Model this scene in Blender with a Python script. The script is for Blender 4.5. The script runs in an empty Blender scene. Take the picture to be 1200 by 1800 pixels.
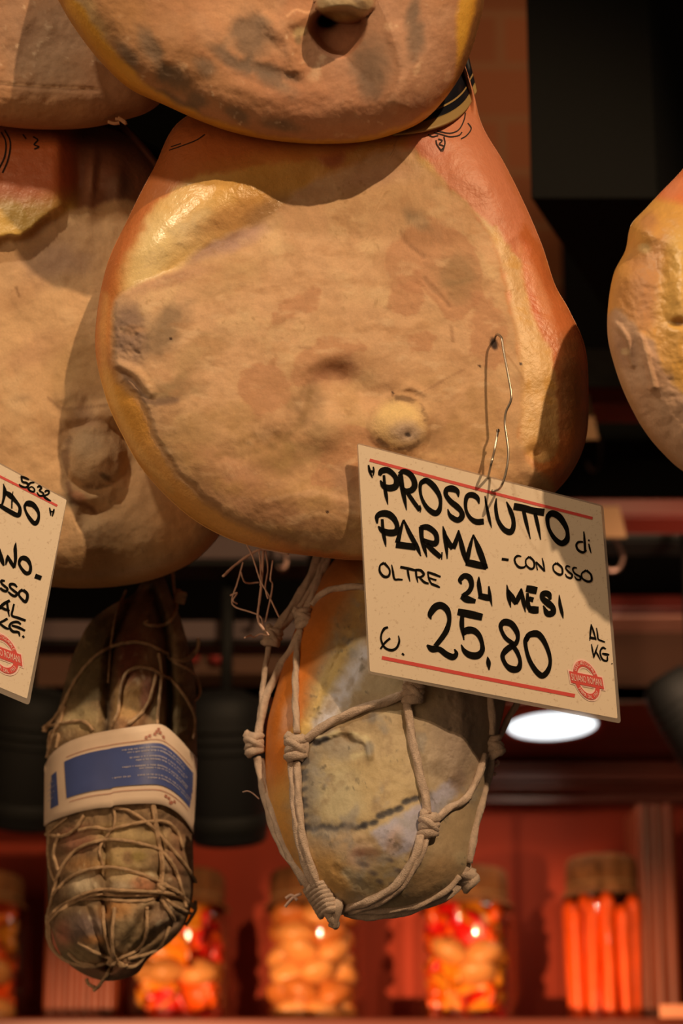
import bpy, bmesh, math, random
import numpy as np
from mathutils import Vector, Matrix

random.seed(7)
scene = bpy.context.scene
COL = scene.collection
rad = math.radians

# ------------------------------------------------------------------ camera
FPX = 2300.0                      # focal length in pixels of the 1200 x 1800 frame
CX, CY = 600.0, 1650.0            # principal point (the lens is shifted upwards)
PITCH = rad(9.0)
CAM = np.array([0.0, 0.0, 1.55])
AR = np.array([1.0, 0.0, 0.0])
AF = np.array([0.0, math.cos(PITCH), math.sin(PITCH)])
AU = np.array([0.0, -math.sin(PITCH), math.cos(PITCH)])

cam_data = bpy.data.cameras.new('camera')
cam = bpy.data.objects.new('camera', cam_data)
COL.objects.link(cam)
cam.location = CAM
cam.rotation_euler = (math.pi / 2 + PITCH, 0, 0)
cam_data.sensor_fit = 'VERTICAL'
cam_data.sensor_height = 36.0
cam_data.lens = 36.0 * FPX / 1800.0
cam_data.shift_y = (CY - 900.0) / 1800.0
cam_data.clip_start = 0.02
cam_data.dof.use_dof = True
cam_data.dof.focus_distance = 0.835
cam_data.dof.aperture_fstop = 4.6
scene.camera = cam


def P(px, py, Z):
    """world point seen at photo position (px, py) at depth Z"""
    return CAM + AR * ((px - CX) / FPX * Z) + AU * ((CY - py) / FPX * Z) + AF * Z


def PV(px, py, Z):
    px = np.asarray(px, float)[..., None]; py = np.asarray(py, float)[..., None]; Z = np.asarray(Z, float)[..., None]
    return CAM + AR * ((px - CX) / FPX * Z) + AU * ((CY - py) / FPX * Z) + AF * Z


def W(px, py, Y):
    """world point seen at (px, py) on the upright plane at distance Y"""
    d = AR * ((px - CX) / FPX) + AU * ((CY - py) / FPX) + AF
    return CAM + d * (Y / d[1])


def camdir(x, y, z):
    v = AR * x + AU * y + AF * z
    return v / np.linalg.norm(v)


# ------------------------------------------------------------------ light and exposure
scene.view_settings.view_transform = 'Standard'
scene.view_settings.look = 'None'
scene.view_settings.gamma = 1.0
scene.view_settings.exposure = 0.0
scene.view_settings.use_curve_mapping = False

world = bpy.data.worlds.new('world')
scene.world = world
world.use_nodes = True
world.node_tree.nodes['Background'].inputs[0].default_value = (1.0, 0.66, 0.40, 1)
world.node_tree.nodes['Background'].inputs[1].default_value = 0.035

KEYCOL = np.array([1.0, 0.78, 0.53])      # colour balance of the surface colours
LAMPCOL = (1.0, 0.65, 0.35)                # colour of the shop's warm lamps


def lamp(name, kind, loc, target, energy, color, size=0.1, angle=None, blend=0.3, size_y=None):
    d = bpy.data.lights.new(name, kind)
    o = bpy.data.objects.new(name, d)
    COL.objects.link(o)
    o.location = loc
    v = Vector(target) - Vector(loc)
    o.rotation_euler = v.to_track_quat('-Z', 'Y').to_euler()
    d.energy = energy
    d.color = color
    if kind == 'AREA':
        d.size = size
        if size_y:
            d.shape = 'RECTANGLE'; d.size_y = size_y
    else:
        d.shadow_soft_size = size
    if kind == 'SPOT':
        d.spot_size = angle; d.spot_blend = blend
    return o


TARGET = P(600, 650, 0.84)
LDIR = camdir(0.66, 0.80, -1.0)
# the shop spotlight over the customer's shoulder
lamp('shop_spotlight', 'SPOT', TARGET + LDIR * 2.2, TARGET, 152.0, LAMPCOL, 0.022, rad(48), 0.5)
# soft fill added behind the camera, in place of the room's ambient light
lamp('front_fill', 'AREA', CAM + np.array([-1.5, -1.2, -0.1]), TARGET, 14.0, (1.0, 0.60, 0.30), 1.6)
# a second ceiling spot, high on the left: the sparkle on the wet fat
lamp('ceiling_spotlight', 'SPOT', np.array([-0.60, 0.03, 2.86]), P(330, 400, 0.84), 22.0, (1.0, 0.76, 0.48), 0.03, rad(50), 0.6)
# spotlight aimed into the lit niche with the preserves
ns = lamp('niche_spotlight', 'SPOT', CAM + AR * -0.75 + AU * -0.20 + AF * 0.05, W(690, 1765, 2.25), 400.0, (1.0, 0.58, 0.29), 0.02, rad(30), 1.0)
ns.scale = (1.3, 0.42, 1.0)            # an oval beam along the shelf
# lamp added out of view, only to brighten the brick pier
lamp('pier_fill', 'SPOT', W(1050, -500, 1.6), W(880, 150, 2.3), 5.0, (1.0, 0.62, 0.36), 0.05, rad(60), 0.8)


# unseen small spot added to brighten the brown panel under the cornice
lamp('cornice_fill', 'SPOT', W(1380, 1090, 1.35), W(1130, 1110, 2.0), 7.0, (1.0, 0.66, 0.42), 0.04, rad(80), 0.9)


def lin(c):
    c = np.asarray(c, float) / 255.0
    return np.where(c <= 0.04045, c / 12.92, ((c + 0.055) / 1.055) ** 2.4)


def alb(c, k=0.92):
    """surface colour of something that looks like sRGB c under the shop light"""
    return np.clip(lin(c) / (KEYCOL * k), 0.0, 0.93)


# ------------------------------------------------------------------ helpers: materials
MATS = {}


def principled(name):
    m = bpy.data.materials.new(name)
    m.use_nodes = True
    nt = m.node_tree
    return m, nt, nt.nodes['Principled BSDF']


def mat(name, rgb, rough=0.6, metal=0.0, spec=0.5, bump=0.0, bscale=300.0, vary=0.0, vscale=80.0, coat=0.0, direct=False):
    if name in MATS:
        return MATS[name]
    m, nt, b = principled(name)
    a = lin(rgb) if direct else alb(rgb)
    b.inputs['Base Color'].default_value = (*a, 1)
    b.inputs['Roughness'].default_value = rough
    b.inputs['Metallic'].default_value = metal
    b.inputs['Specular IOR Level'].default_value = spec
    b.inputs['Coat Weight'].default_value = coat
    if vary or bump:
        tc = nt.nodes.new('ShaderNodeTexCoord')
    if vary:
        n = nt.nodes.new('ShaderNodeTexNoise'); n.inputs['Scale'].default_value = vscale; n.inputs['Detail'].default_value = 5
        nt.links.new(tc.outputs['Object'], n.inputs['Vector'])
        mr = nt.nodes.new('ShaderNodeMapRange')
        mr.inputs[1].default_value = 0.3; mr.inputs[2].default_value = 0.7
        mr.inputs[3].default_value = 1 - vary; mr.inputs[4].default_value = 1 + vary
        nt.links.new(n.outputs[0], mr.inputs[0])
        mx = nt.nodes.new('ShaderNodeVectorMath'); mx.operation = 'SCALE'
        mx.inputs[0].default_value = tuple(a)
        nt.links.new(mr.outputs[0], mx.inputs['Scale'])
        nt.links.new(mx.outputs[0], b.inputs['Base Color'])
    if bump:
        n2 = nt.nodes.new('ShaderNodeTexNoise'); n2.inputs['Scale'].default_value = bscale; n2.inputs['Detail'].default_value = 4
        nt.links.new(tc.outputs['Object'], n2.inputs['Vector'])
        bp = nt.nodes.new('ShaderNodeBump'); bp.inputs['Strength'].default_value = bump; bp.inputs['Distance'].default_value = 0.002
        nt.links.new(n2.outputs[0], bp.inputs['Height'])
        nt.links.new(bp.outputs[0], b.inputs['Normal'])
    MATS[name] = m
    return m


def skin_mat(name, fine=0.10, bump=0.5, bscale=420.0, sss=0.0, spec=0.4):
    """surface colour and gloss come from the mesh's own attributes, grain from noise"""
    if name in MATS:
        return MATS[name]
    m, nt, b = principled(name)
    at = nt.nodes.new('ShaderNodeAttribute'); at.attribute_name = 'tone'
    ar = nt.nodes.new('ShaderNodeAttribute'); ar.attribute_name = 'gloss'
    tc = nt.nodes.new('ShaderNodeTexCoord')
    n = nt.nodes.new('ShaderNodeTexNoise'); n.inputs['Scale'].default_value = 700; n.inputs['Detail'].default_value = 5
    n3 = nt.nodes.new('ShaderNodeTexNoise'); n3.inputs['Scale'].default_value = 160; n3.inputs['Detail'].default_value = 6
    nt.links.new(tc.outputs['Object'], n.inputs['Vector']); nt.links.new(tc.outputs['Object'], n3.inputs['Vector'])
    ad = nt.nodes.new('ShaderNodeMath'); ad.operation = 'ADD'
    nt.links.new(n.outputs[0], ad.inputs[0]); nt.links.new(n3.outputs[0], ad.inputs[1])
    mr = nt.nodes.new('ShaderNodeMapRange')
    mr.inputs[1].default_value = 0.6; mr.inputs[2].default_value = 1.4; mr.inputs[3].default_value = 1 - fine; mr.inputs[4].default_value = 1 + fine
    nt.links.new(ad.outputs[0], mr.inputs[0])
    mx = nt.nodes.new('ShaderNodeVectorMath'); mx.operation = 'SCALE'
    nt.links.new(at.outputs['Color'], mx.inputs[0]); nt.links.new(mr.outputs[0], mx.inputs['Scale'])
    nt.links.new(mx.outputs[0], b.inputs['Base Color'])
    nt.links.new(ar.outputs['Fac'], b.inputs['Roughness'])
    n2 = nt.nodes.new('ShaderNodeTexNoise'); n2.inputs['Scale'].default_value = bscale; n2.inputs['Detail'].default_value = 5
    n2.inputs['Roughness'].default_value = 0.6
    nt.links.new(tc.outputs['Object'], n2.inputs['Vector'])
    bp = nt.nodes.new('ShaderNodeBump'); bp.inputs['Strength'].default_value = bump; bp.inputs['Distance'].default_value = 0.0014
    nt.links.new(n2.outputs[0], bp.inputs['Height']); nt.links.new(bp.outputs[0], b.inputs['Normal'])
    b.inputs['Specular IOR Level'].default_value = spec
    if sss:
        b.inputs['Subsurface Weight'].default_value = sss
        b.inputs['Subsurface Radius'].default_value = (0.006, 0.003, 0.0015)
        b.inputs['Subsurface Scale'].default_value = 1.0
    MATS[name] = m
    return m


def emit_mat(name, rgb, strength):
    m = bpy.data.materials.new(name); m.use_nodes = True
    nt = m.node_tree; nt.nodes.remove(nt.nodes['Principled BSDF'])
    e = nt.nodes.new('ShaderNodeEmission'); e.inputs[0].default_value = (*rgb, 1); e.inputs[1].default_value = strength
    nt.links.new(e.outputs[0], nt.nodes['Material Output'].inputs[0])
    return m


def clear_mat(name, tint=(1, 1, 1), gloss=0.12, rough=0.05, milky=0.0):
    """thin clear sheet or jar wall: see-through with a reflection that grows at grazing angles"""
    if name in MATS:
        return MATS[name]
    m = bpy.data.materials.new(name); m.use_nodes = True
    nt = m.node_tree; nt.nodes.remove(nt.nodes['Principled BSDF'])
    t = nt.nodes.new('ShaderNodeBsdfTransparent'); t.inputs[0].default_value = (*tint, 1)
    g = nt.nodes.new('ShaderNodeBsdfGlossy'); g.inputs['Roughness'].default_value = rough
    lw = nt.nodes.new('ShaderNodeLayerWeight'); lw.inputs[0].default_value = 0.35
    mr = nt.nodes.new('ShaderNodeMapRange'); mr.inputs[3].default_value = gloss * 0.35; mr.inputs[4].default_value = min(1, gloss * 3)
    nt.links.new(lw.outputs['Facing'], mr.inputs[0])
    mx = nt.nodes.new('ShaderNodeMixShader')
    nt.links.new(mr.outputs[0], mx.inputs[0]); nt.links.new(t.outputs[0], mx.inputs[1]); nt.links.new(g.outputs[0], mx.inputs[2])
    out = mx
    if milky:
        d = nt.nodes.new('ShaderNodeBsdfDiffuse'); d.inputs[0].default_value = (0.75, 0.68, 0.62, 1)
        tl = nt.nodes.new('ShaderNodeBsdfTranslucent'); tl.inputs[0].default_value = (0.8, 0.75, 0.7, 1)
        a = nt.nodes.new('ShaderNodeMixShader'); a.inputs[0].default_value = 0.5
        nt.links.new(d.outputs[0], a.inputs[1]); nt.links.new(tl.outputs[0], a.inputs[2])
        m2 = nt.nodes.new('ShaderNodeMixShader'); m2.inputs[0].default_value = milky
        nt.links.new(mx.outputs[0], m2.inputs[1]); nt.links.new(a.outputs[0], m2.inputs[2]); out = m2
    nt.links.new(out.outputs[0], nt.nodes['Material Output'].inputs[0])
    MATS[name] = m
    return m


# ------------------------------------------------------------------ helpers: objects
def empty(name, loc, label, cat, group=None):
    o = bpy.data.objects.new(name, None)
    COL.objects.link(o)
    o.location = loc
    o.empty_display_size = 0.02
    o['label'] = label; o['category'] = cat
    if group:
        o['group'] = group
    return o


def tag(o, label, cat, group=None):
    o['label'] = label; o['category'] = cat
    if group:
        o['group'] = group
    return o


def structure(o):
    o['kind'] = 'structure'
    return o


def mesh_obj(name, verts, faces, material, parent=None, smooth=True, tone=None, gloss=None, normals=None):
    """verts in world space; becomes a child of parent (an Empty or mesh) without moving"""
    verts = np.asarray(verts, dtype=np.float64).reshape(-1, 3)
    if parent is None:
        org = verts.mean(axis=0)
        base = org
    else:
        base = np.array(world_loc(parent))
    me = bpy.data.meshes.new(name)
    v = (verts - base)
    if isinstance(faces, np.ndarray) and faces.ndim == 2:
        nf, k = faces.shape
        me.vertices.add(len(v)); me.vertices.foreach_set('co', v.astype(np.float32).ravel())
        me.loops.add(nf * k); me.loops.foreach_set('vertex_index', faces.astype(np.int32).ravel())
        me.polygons.add(nf)
        me.polygons.foreach_set('loop_start', np.arange(0, nf * k, k, dtype=np.int32))
        me.update(calc_edges=True)
    else:
        me.from_pydata([tuple(a) for a in v], [], [tuple(int(i) for i in f) for f in faces])
        me.update()
    if smooth:
        me.polygons.foreach_set('use_smooth', np.ones(len(me.polygons), dtype=bool))
    if tone is not None:
        at = me.attributes.new('tone', 'FLOAT_COLOR', 'POINT')
        at.data.foreach_set('color', np.concatenate([tone, np.ones((len(tone), 1))], 1).astype(np.float32).ravel())
    if gloss is not None:
        at = me.attributes.new('gloss', 'FLOAT', 'POINT')
        at.data.foreach_set('value', np.asarray(gloss, np.float32))
    if normals is not None:
        me.normals_split_custom_set_from_vertices([tuple(n) for n in normals])
    me.materials.append(material)
    o = bpy.data.objects.new(name, me)
    COL.objects.link(o)
    if parent is None:
        o.location = base
    else:
        o.parent = parent
    return o


LOC = {}


def world_loc(o):
    p = Vector((0, 0, 0))
    while o is not None:
        p = p + o.location
        o = o.parent
    return p


def bm_obj(name, bm, material, parent=None, smooth=False):
    bm.verts.ensure_lookup_table()
    bmesh.ops.recalc_face_normals(bm, faces=bm.faces)
    v = [tuple(x.co) for x in bm.verts]
    for i, x in enumerate(bm.verts):
        x.index = i
    f = [[x.index for x in fc.verts] for fc in bm.faces]
    bm.free()
    return mesh_obj(name, v, f, material, parent, smooth)


def bm_box(bm, lo, hi, bevel=0.0, mtx=None):
    lo = Vector(lo); hi = Vector(hi)
    c = (lo + hi) / 2; s = hi - lo
    r = bmesh.ops.create_cube(bm, size=1.0)
    vs = r['verts']
    bmesh.ops.scale(bm, vec=s, verts=vs)
    bmesh.ops.translate(bm, vec=c, verts=vs)
    if bevel:
        es = list({e for v in vs for e in v.link_edges})
        g = bmesh.ops.bevel(bm, geom=es, offset=bevel, segments=2, affect='EDGES', profile=0.5)
    if mtx is not None:
        bmesh.ops.transform(bm, matrix=mtx, verts=bm.verts)
    return bm


def box_obj(name, lo, hi, material, parent=None, bevel=0.002, mtx=None):
    bm = bmesh.new()
    bm_box(bm, lo, hi, bevel, mtx)
    return bm_obj(name, bm, material, parent)


def lathe(profile, seg=40, centre=(0, 0, 0), axis=(0, 0, 1)):
    """profile [(r, h)] turned round axis; returns verts, faces"""
    q = Vector((0, 0, 1)).rotation_difference(Vector(axis).normalized())
    vs = []; fs = []
    n = len(profile)
    for i in range(seg):
        a = 2 * math.pi * i / seg
        for r, h in profile:
            v = q @ Vector((r * math.cos(a), r * math.sin(a), h))
            vs.append((v.x + centre[0], v.y + centre[1], v.z + centre[2]))
    for i in range(seg):
        j = (i + 1) % seg
        for k in range(n - 1):
            fs.append((i * n + k, j * n + k, j * n + k + 1, i * n + k + 1))
    return vs, fs


def catmull(pts, per=12, closed=False):
    p = np.asarray(pts, float)
    n = len(p)
    out = []
    segs = n if closed else n - 1
    for i in range(segs):
        if closed:
            a, b, c, d = p[(i - 1) % n], p[i], p[(i + 1) % n], p[(i + 2) % n]
        else:
            b, c = p[i], p[i + 1]
            a = p[i - 1] if i > 0 else 2 * b - c
            d = p[i + 2] if i + 2 < n else 2 * c - b
        for k in range(per):
            t = k / per
            out.append(0.5 * ((2 * b) + (c - a) * t + (2 * a - 5 * b + 4 * c - d) * t * t + (3 * b - a - 3 * c + d) * t ** 3))
    if not closed:
        out.append(p[-1])
    return np.array(out)


def tube(points, radius, sides=8, lobes=0, twist=0.0, depth=0.16, rough=0.0, seed=0):
    """round or twisted-strand tube along a 3-D polyline; returns verts, faces"""
    pts = np.asarray(points, float)
    n = len(pts)
    r = np.full(n, radius) if np.isscalar(radius) else np.asarray(radius, float)
    rng = np.random.default_rng(seed)
    tan = np.gradient(pts, axis=0)
    tan /= np.linalg.norm(tan, axis=1)[:, None] + 1e-12
    up = np.array([0.3, -0.9, 0.2])
    nrm = up - tan[0] * up.dot(tan[0]); nrm /= np.linalg.norm(nrm)
    vs = []; L = 0.0
    for i in range(n):
        if i:
            L += np.linalg.norm(pts[i] - pts[i - 1])
        nrm = nrm - tan[i] * nrm.dot(tan[i]); nrm /= np.linalg.norm(nrm) + 1e-12
        bi = np.cross(tan[i], nrm)
        for k in range(sides):
            a = 2 * math.pi * k / sides
            rr = r[i]
            if lobes:
                rr *= 1.0 + depth * math.cos(lobes * a + twist * L)
            if rough:
                rr *= 1 + rough * (rng.random() - 0.5)
            vs.append(pts[i] + (nrm * math.cos(a) + bi * math.sin(a)) * rr)
    fs = []
    for i in range(n - 1):
        for k in range(sides):
            k2 = (k + 1) % sides
            fs.append((i * sides + k, i * sides + k2, (i + 1) * sides + k2, (i + 1) * sides + k))
    fs.append(tuple(range(sides))[::-1]); fs.append(tuple((n - 1) * sides + k for k in range(sides)))
    return vs, fs


def merge(parts):
    vs = []; fs = []
    for v, f in parts:
        o = len(vs)
        vs.extend(v); fs.extend([tuple(i + o for i in q) for q in f])
    return vs, fs


# ------------------------------------------------------------------ helpers: fields over the photo plane
def sstep(a, b, x):
    t = np.clip((x - a) / (b - a + 1e-12), 0, 1)
    return t * t * (3 - 2 * t)


def vnoise(x, y, seed):
    xi = np.floor(x).astype(np.int64); yi = np.floor(y).astype(np.int64)
    fx = x - xi; fy = y - yi
    fx = fx * fx * (3 - 2 * fx); fy = fy * fy * (3 - 2 * fy)

    def h(a, b):
        n = (a * 374761393 + b * 668265263 + seed * 982451653) & 0x7fffffff
        n = ((n ^ (n >> 13)) * 1274126177) & 0x7fffffff
        n = (n ^ (n >> 16)) & 0xffff
        return n / 65535.0
    return (h(xi, yi) * (1 - fx) + h(xi + 1, yi) * fx) * (1 - fy) + (h(xi, yi + 1) * (1 - fx) + h(xi + 1, yi + 1) * fx) * fy


def fbm(x, y, size, seed, octv=4, rot=0.5):
    """about -1..1"""
    s = np.zeros_like(x); a = 1.0; t = 0.0
    c, q = math.cos(rot), math.sin(rot)
    u = (x * c + y * q) / size; v = (-x * q + y * c) / size
    for k in range(octv):
        s += a * (vnoise(u + 17.3 * k, v - 9.1 * k, seed + k) * 2 - 1); t += a
        a *= 0.55; u = u * 2.03; v = v * 2.03
    return s / t * 1.6


def seg_dist(x, y, pts, closed=False):
    p = np.asarray(pts, float)
    q = np.roll(p, -1, axis=0) if closed else p[1:]
    p = p if closed else p[:-1]
    best = np.full(x.shape, 1e9)
    for (ax, ay), (bx, by) in zip(p, q):
        dx, dy = bx - ax, by - ay
        l = dx * dx + dy * dy + 1e-9
        t = np.clip(((x - ax) * dx + (y - ay) * dy) / l, 0, 1)
        d = np.hypot(x - ax - t * dx, y - ay - t * dy)
        best = np.minimum(best, d)
    return best


def inside(x, y, pts):
    p = np.asarray(pts, float); q = np.roll(p, -1, axis=0)
    ins = np.zeros(x.shape, bool)
    for (ax, ay), (bx, by) in zip(p, q):
        c = ((ay > y) != (by > y))
        t = (bx - ax) * (y - ay) / (by - ay + 1e-12) + ax
        ins ^= c & (x < t)
    return ins


def sdist(x, y, pts):
    """signed distance in px, positive inside"""
    d = seg_dist(x, y, pts, True)
    return np.where(inside(x, y, pts), d, -d)


class Field:
    """colour, gloss and relief of one body as functions of the place on it"""
    def __init__(self, x, y, base, rough=0.7):
        self.x = x; self.y = y
        self.c = np.tile(np.asarray(base, float), (len(x), 1))
        self.r = np.full(len(x), rough)
        self.h = np.zeros(len(x))
        self.e1 = fbm(x, y, 26, 11, 4); self.e2 = fbm(x, y, 70, 23, 4); self.e3 = fbm(x, y, 11, 37, 3)

    def paint(self, m, rgb, a=1.0, rough=None):
        m = np.clip(m * a, 0, 1)
        self.c = self.c * (1 - m[:, None]) + np.asarray(rgb, float) * m[:, None]
        if rough is not None:
            self.r = self.r * (1 - m) + rough * m

    def blob(self, cx, cy, rx, ry, ang=0.0, soft=0.4, warp=0.35):
        c, s = math.cos(rad(ang)), math.sin(rad(ang))
        u = ((self.x - cx) * c + (self.y - cy) * s) / rx
        v = (-(self.x - cx) * s + (self.y - cy) * c) / ry
        d = np.sqrt(u * u + v * v) + warp * (0.6 * self.e1 + 0.6 * self.e2)
        return sstep(1 + soft, 1 - soft, d)

    def gauss(self, cx, cy, rx, ry, ang=0.0):
        c, s = math.cos(rad(ang)), math.sin(rad(ang))
        u = ((self.x - cx) * c + (self.y - cy) * s) / rx
        v = (-(self.x - cx) * s + (self.y - cy) * c) / ry
        return np.exp(-(u * u + v * v))

    def poly(self, pts, edge=6.0, warp=6.0):
        d = sdist(self.x, self.y, catmull(pts, 5, True))
        return sstep(-edge, edge, d + warp * (self.e1 + 0.5 * self.e3))

    def line(self, pts, w=3.0, warp=1.5, soft=1.0):
        d = seg_dist(self.x, self.y, catmull(pts, 5))
        return sstep(w * (1 + soft), w * max(0, 1 - soft), d + warp * self.e3)


class Body:
    """a rounded solid with a known outline as seen from the front"""
    def __init__(self, outline, centre, zbase, bulge, rim, back, painter, tilt=(0, 0), power=2.2, flat=0.0):
        self.o = catmull(outline, 10, True)
        self.c = np.array(centre, float)
        self.zb, self.bulge, self.rim, self.back = zbase, bulge, rim, back
        self.painter = painter; self.tilt = tilt; self.power = power; self.flat = flat
        d = self.o - self.c
        a = np.arctan2(d[:, 1], d[:, 0]); r = np.hypot(d[:, 0], d[:, 1])
        i = np.argsort(a); a = a[i]; r = r[i]
        self.a = np.concatenate([a - 2 * np.pi, a, a + 2 * np.pi]); self.r = np.concatenate([r, r, r])

    def radius(self, ph):
        return np.interp(ph, self.a, self.r)

    def zrim(self, x, y):
        z = self.zb + self.tilt[0] * (x - self.c[0]) / 1000 + self.tilt[1] * (y - self.c[1]) / 1000
        return z

    def dome(self, x, y, D):
        t = np.clip(D / self.rim, 0, 1)
        return self.bulge * (1 - (1 - t) ** self.power) ** (1 / 2.0)

    def dist(self, x, y):
        d = seg_dist(x, y, self.o[::2], True)
        return np.where(inside(x, y, self.o[::2]), d, 0.0)

    def z(self, x, y):
        x = np.atleast_1d(np.asarray(x, float)); y = np.atleast_1d(np.asarray(y, float))
        D = self.dist(x, y)
        f = self.painter(x, y, D)
        return self.zrim(x, y) - self.dome(x, y, D) - f.h * np.clip(D / 12, 0, 1)

    def build(self, root, parts, N=260, M=12):
        """parts: list of (name, mask(field) or None for the rest, material)"""
        g = np.linspace(-1, 1, N)
        A, B = np.meshgrid(g, g, indexing='ij')
        A = A.ravel(); B = B.ravel()
        with np.errstate(divide='ignore', invalid='ignore'):
            big = np.abs(A) >= np.abs(B)
            r = np.where(big, A, B)
            ph = np.where(big, np.where(A == 0, 0, (np.pi / 4) * (B / np.where(A == 0, 1, A))),
                          (np.pi / 2) - (np.pi / 4) * (A / np.where(B == 0, 1, B)))
        ph = np.where(r < 0, ph + np.pi, ph); r = np.abs(r)
        ph = (ph + np.pi) % (2 * np.pi) - np.pi
        s = 0.62 * r + 0.38 * np.sin(r * np.pi / 2)
        R = self.radius(ph)
        X = self.c[0] + s * R * np.cos(ph); Y = self.c[1] + s * R * np.sin(ph)
        D = self.dist(X, Y); D = np.where(r > 0.9999, 0, np.maximum(D, (1 - s) * R * 0.3))
        f = self.painter(X, Y, D)
        Zr = self.zrim(X, Y)
        Z = Zr - self.dome(X, Y, D) - f.h * np.clip(D / 12, 0, 1)
        V = PV(X, Y, Z)
        idx = np.arange(N * N).reshape(N, N)
        F = np.stack([idx[:-1, :-1], idx[:-1, 1:], idx[1:, 1:], idx[1:, :-1]], -1).reshape(-1, 4)
        # perimeter, then rings round the back
        per = np.concatenate([idx[0, :-1], idx[:-1, -1], idx[-1, :0:-1], idx[:0:-1, 0]])
        prev = per; vs = [V]; tone = [f.c]; gl = [f.r]; base = N * N
        backF = []
        for k in range(1, M + 1):
            t = k / M * math.pi / 2
            sk = max(math.cos(t) ** 0.7, 0.02)
            x = self.c[0] + (X[per] - self.c[0]) * sk; y = self.c[1] + (Y[per] - self.c[1]) * sk
            zz = self.zrim(x, y) + self.back * math.sin(t)
            vs.append(PV(x, y, zz)); tone.append(f.c[per]); gl.append(f.r[per])
            cur = base + np.arange(len(per)); base += len(per)
            backF.append(np.stack([prev, np.roll(prev, -1), np.roll(cur, -1), cur], -1))
            prev = cur
        V = np.concatenate(vs); tone = np.clip(np.concatenate(tone), 0, 255); gl = np.concatenate(gl)
        lt = lin(tone) / (KEYCOL * 0.92); lt = np.clip(lt, 0, 0.92)
        nb = len(F)
        F = np.concatenate([F] + backF)
        # orientation: towards the camera on the front
        p0, p1, p2 = V[F[:, 0]], V[F[:, 1]], V[F[:, 2]]; p3 = V[F[:, 3]]
        nrm = np.cross(p2 - p0, p3 - p1)
        mid = nb // 2
        if (nrm[:nb] @ AF).mean() > 0:
            F = F[:, ::-1]; nrm = -nrm
        # end cap
        vn = np.zeros_like(V)
        for k in range(4):
            np.add.at(vn, F[:, k], nrm)
        vn /= np.linalg.norm(vn, axis=1)[:, None] + 1e-15
        rest = np.ones(len(F), bool)
        made = {}
        for name, mk, m in parts:
            if mk is None:
                sel = rest
            else:
                q = mk(f)
                fm = np.zeros(len(F), bool)
                fm[:nb] = q[F[:nb]].mean(axis=1) > 0.5
                sel = fm & rest
                rest = rest & ~sel
            made[name] = (sel.copy(), m)
        out = {}
        for name, (sel, m) in made.items():
            if sel.sum() == 0:
                continue
            ff = F[sel]
            used = np.unique(ff)
            remap = np.full(len(V), -1); remap[used] = np.arange(len(used))
            out[name] = mesh_obj(name, V[used], remap[ff], m, root, True, lt[used], gl[used], vn[used])
        return out

# ================================================================== the setting
def wood(name, rgb, rough=0.35, stretch=(3, 40, 40), vary=0.35):
    if name in MATS:
        return MATS[name]
    m, nt, b = principled(name)
    tc = nt.nodes.new('ShaderNodeTexCoord'); mp = nt.nodes.new('ShaderNodeMapping')
    mp.inputs['Scale'].default_value = stretch
    n = nt.nodes.new('ShaderNodeTexNoise'); n.inputs['Scale'].default_value = 1.0; n.inputs['Detail'].default_value = 6
    nt.links.new(tc.outputs['Object'], mp.inputs[0]); nt.links.new(mp.outputs[0], n.inputs['Vector'])
    r = nt.nodes.new('ShaderNodeMapRange'); r.inputs[1].default_value = .3; r.inputs[2].default_value = .7
    r.inputs[3].default_value = 1 - vary; r.inputs[4].default_value = 1 + vary
    nt.links.new(n.outputs[0], r.inputs[0])
    mx = nt.nodes.new('ShaderNodeVectorMath'); mx.operation = 'SCALE'; mx.inputs[0].default_value = tuple(lin(rgb))
    nt.links.new(r.outputs[0], mx.inputs['Scale']); nt.links.new(mx.outputs[0], b.inputs['Base Color'])
    b.inputs['Roughness'].default_value = rough
    MATS[name] = m
    return m


M_MAHOG = wood('mahogany', (100, 42, 26))
M_MAHOG_V = wood('mahogany_upright', (130, 62, 38), stretch=(60, 60, 3))
M_REDWALL = wood('red_back_panel', (156, 46, 10), 0.75, (8, 8, 3), 0.12)
M_HEADER = wood('brown_header_panel', (96, 62, 42), 0.7, (3, 20, 20), 0.15)
M_BLACK = mat('black_paint', (6, 6, 5), 0.75, bump=0.25, bscale=350, direct=True)
M_BLACKPOST = mat('black_grained_paint', (5, 7, 8), 0.75, 0, 0.25, bump=0.5, bscale=420, vary=0.25, vscale=260, direct=True)
M_DARK = mat('dark_void_paint', (15, 11, 9), 0.9, direct=True)
M_MAROON = mat('maroon_lacquer', (112, 40, 32), 0.4, direct=True)
M_GREYSTEEL = mat('grey_rail_paint', (96, 94, 88), 0.55, vary=0.2, vscale=30, direct=True)


def brick_mat():
    m, nt, b = principled('brick')
    tc = nt.nodes.new('ShaderNodeTexCoord'); mp = nt.nodes.new('ShaderNodeMapping')
    mp.inputs['Rotation'].default_value = (rad(90), 0, 0)
    br = nt.nodes.new('ShaderNodeTexBrick')
    br.inputs['Color1'].default_value = (*lin((170, 104, 66)), 1); br.inputs['Color2'].default_value = (*lin((150, 92, 58)), 1)
    br.inputs['Mortar'].default_value = (*lin((162, 112, 76)), 1)
    br.inputs['Scale'].default_value = 1.0
    br.inputs['Brick Width'].default_value = 0.42; br.inputs['Row Height'].default_value = 0.118
    br.inputs['Mortar Size'].default_value = 0.012; br.inputs['Mortar Smooth'].default_value = 0.5
    nt.links.new(tc.outputs['Object'], mp.inputs[0]); nt.links.new(mp.outputs[0], br.inputs[0])
    nt.links.new(br.outputs[0], b.inputs['Base Color']); b.inputs['Roughness'].default_value = 0.9
    return m


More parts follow.
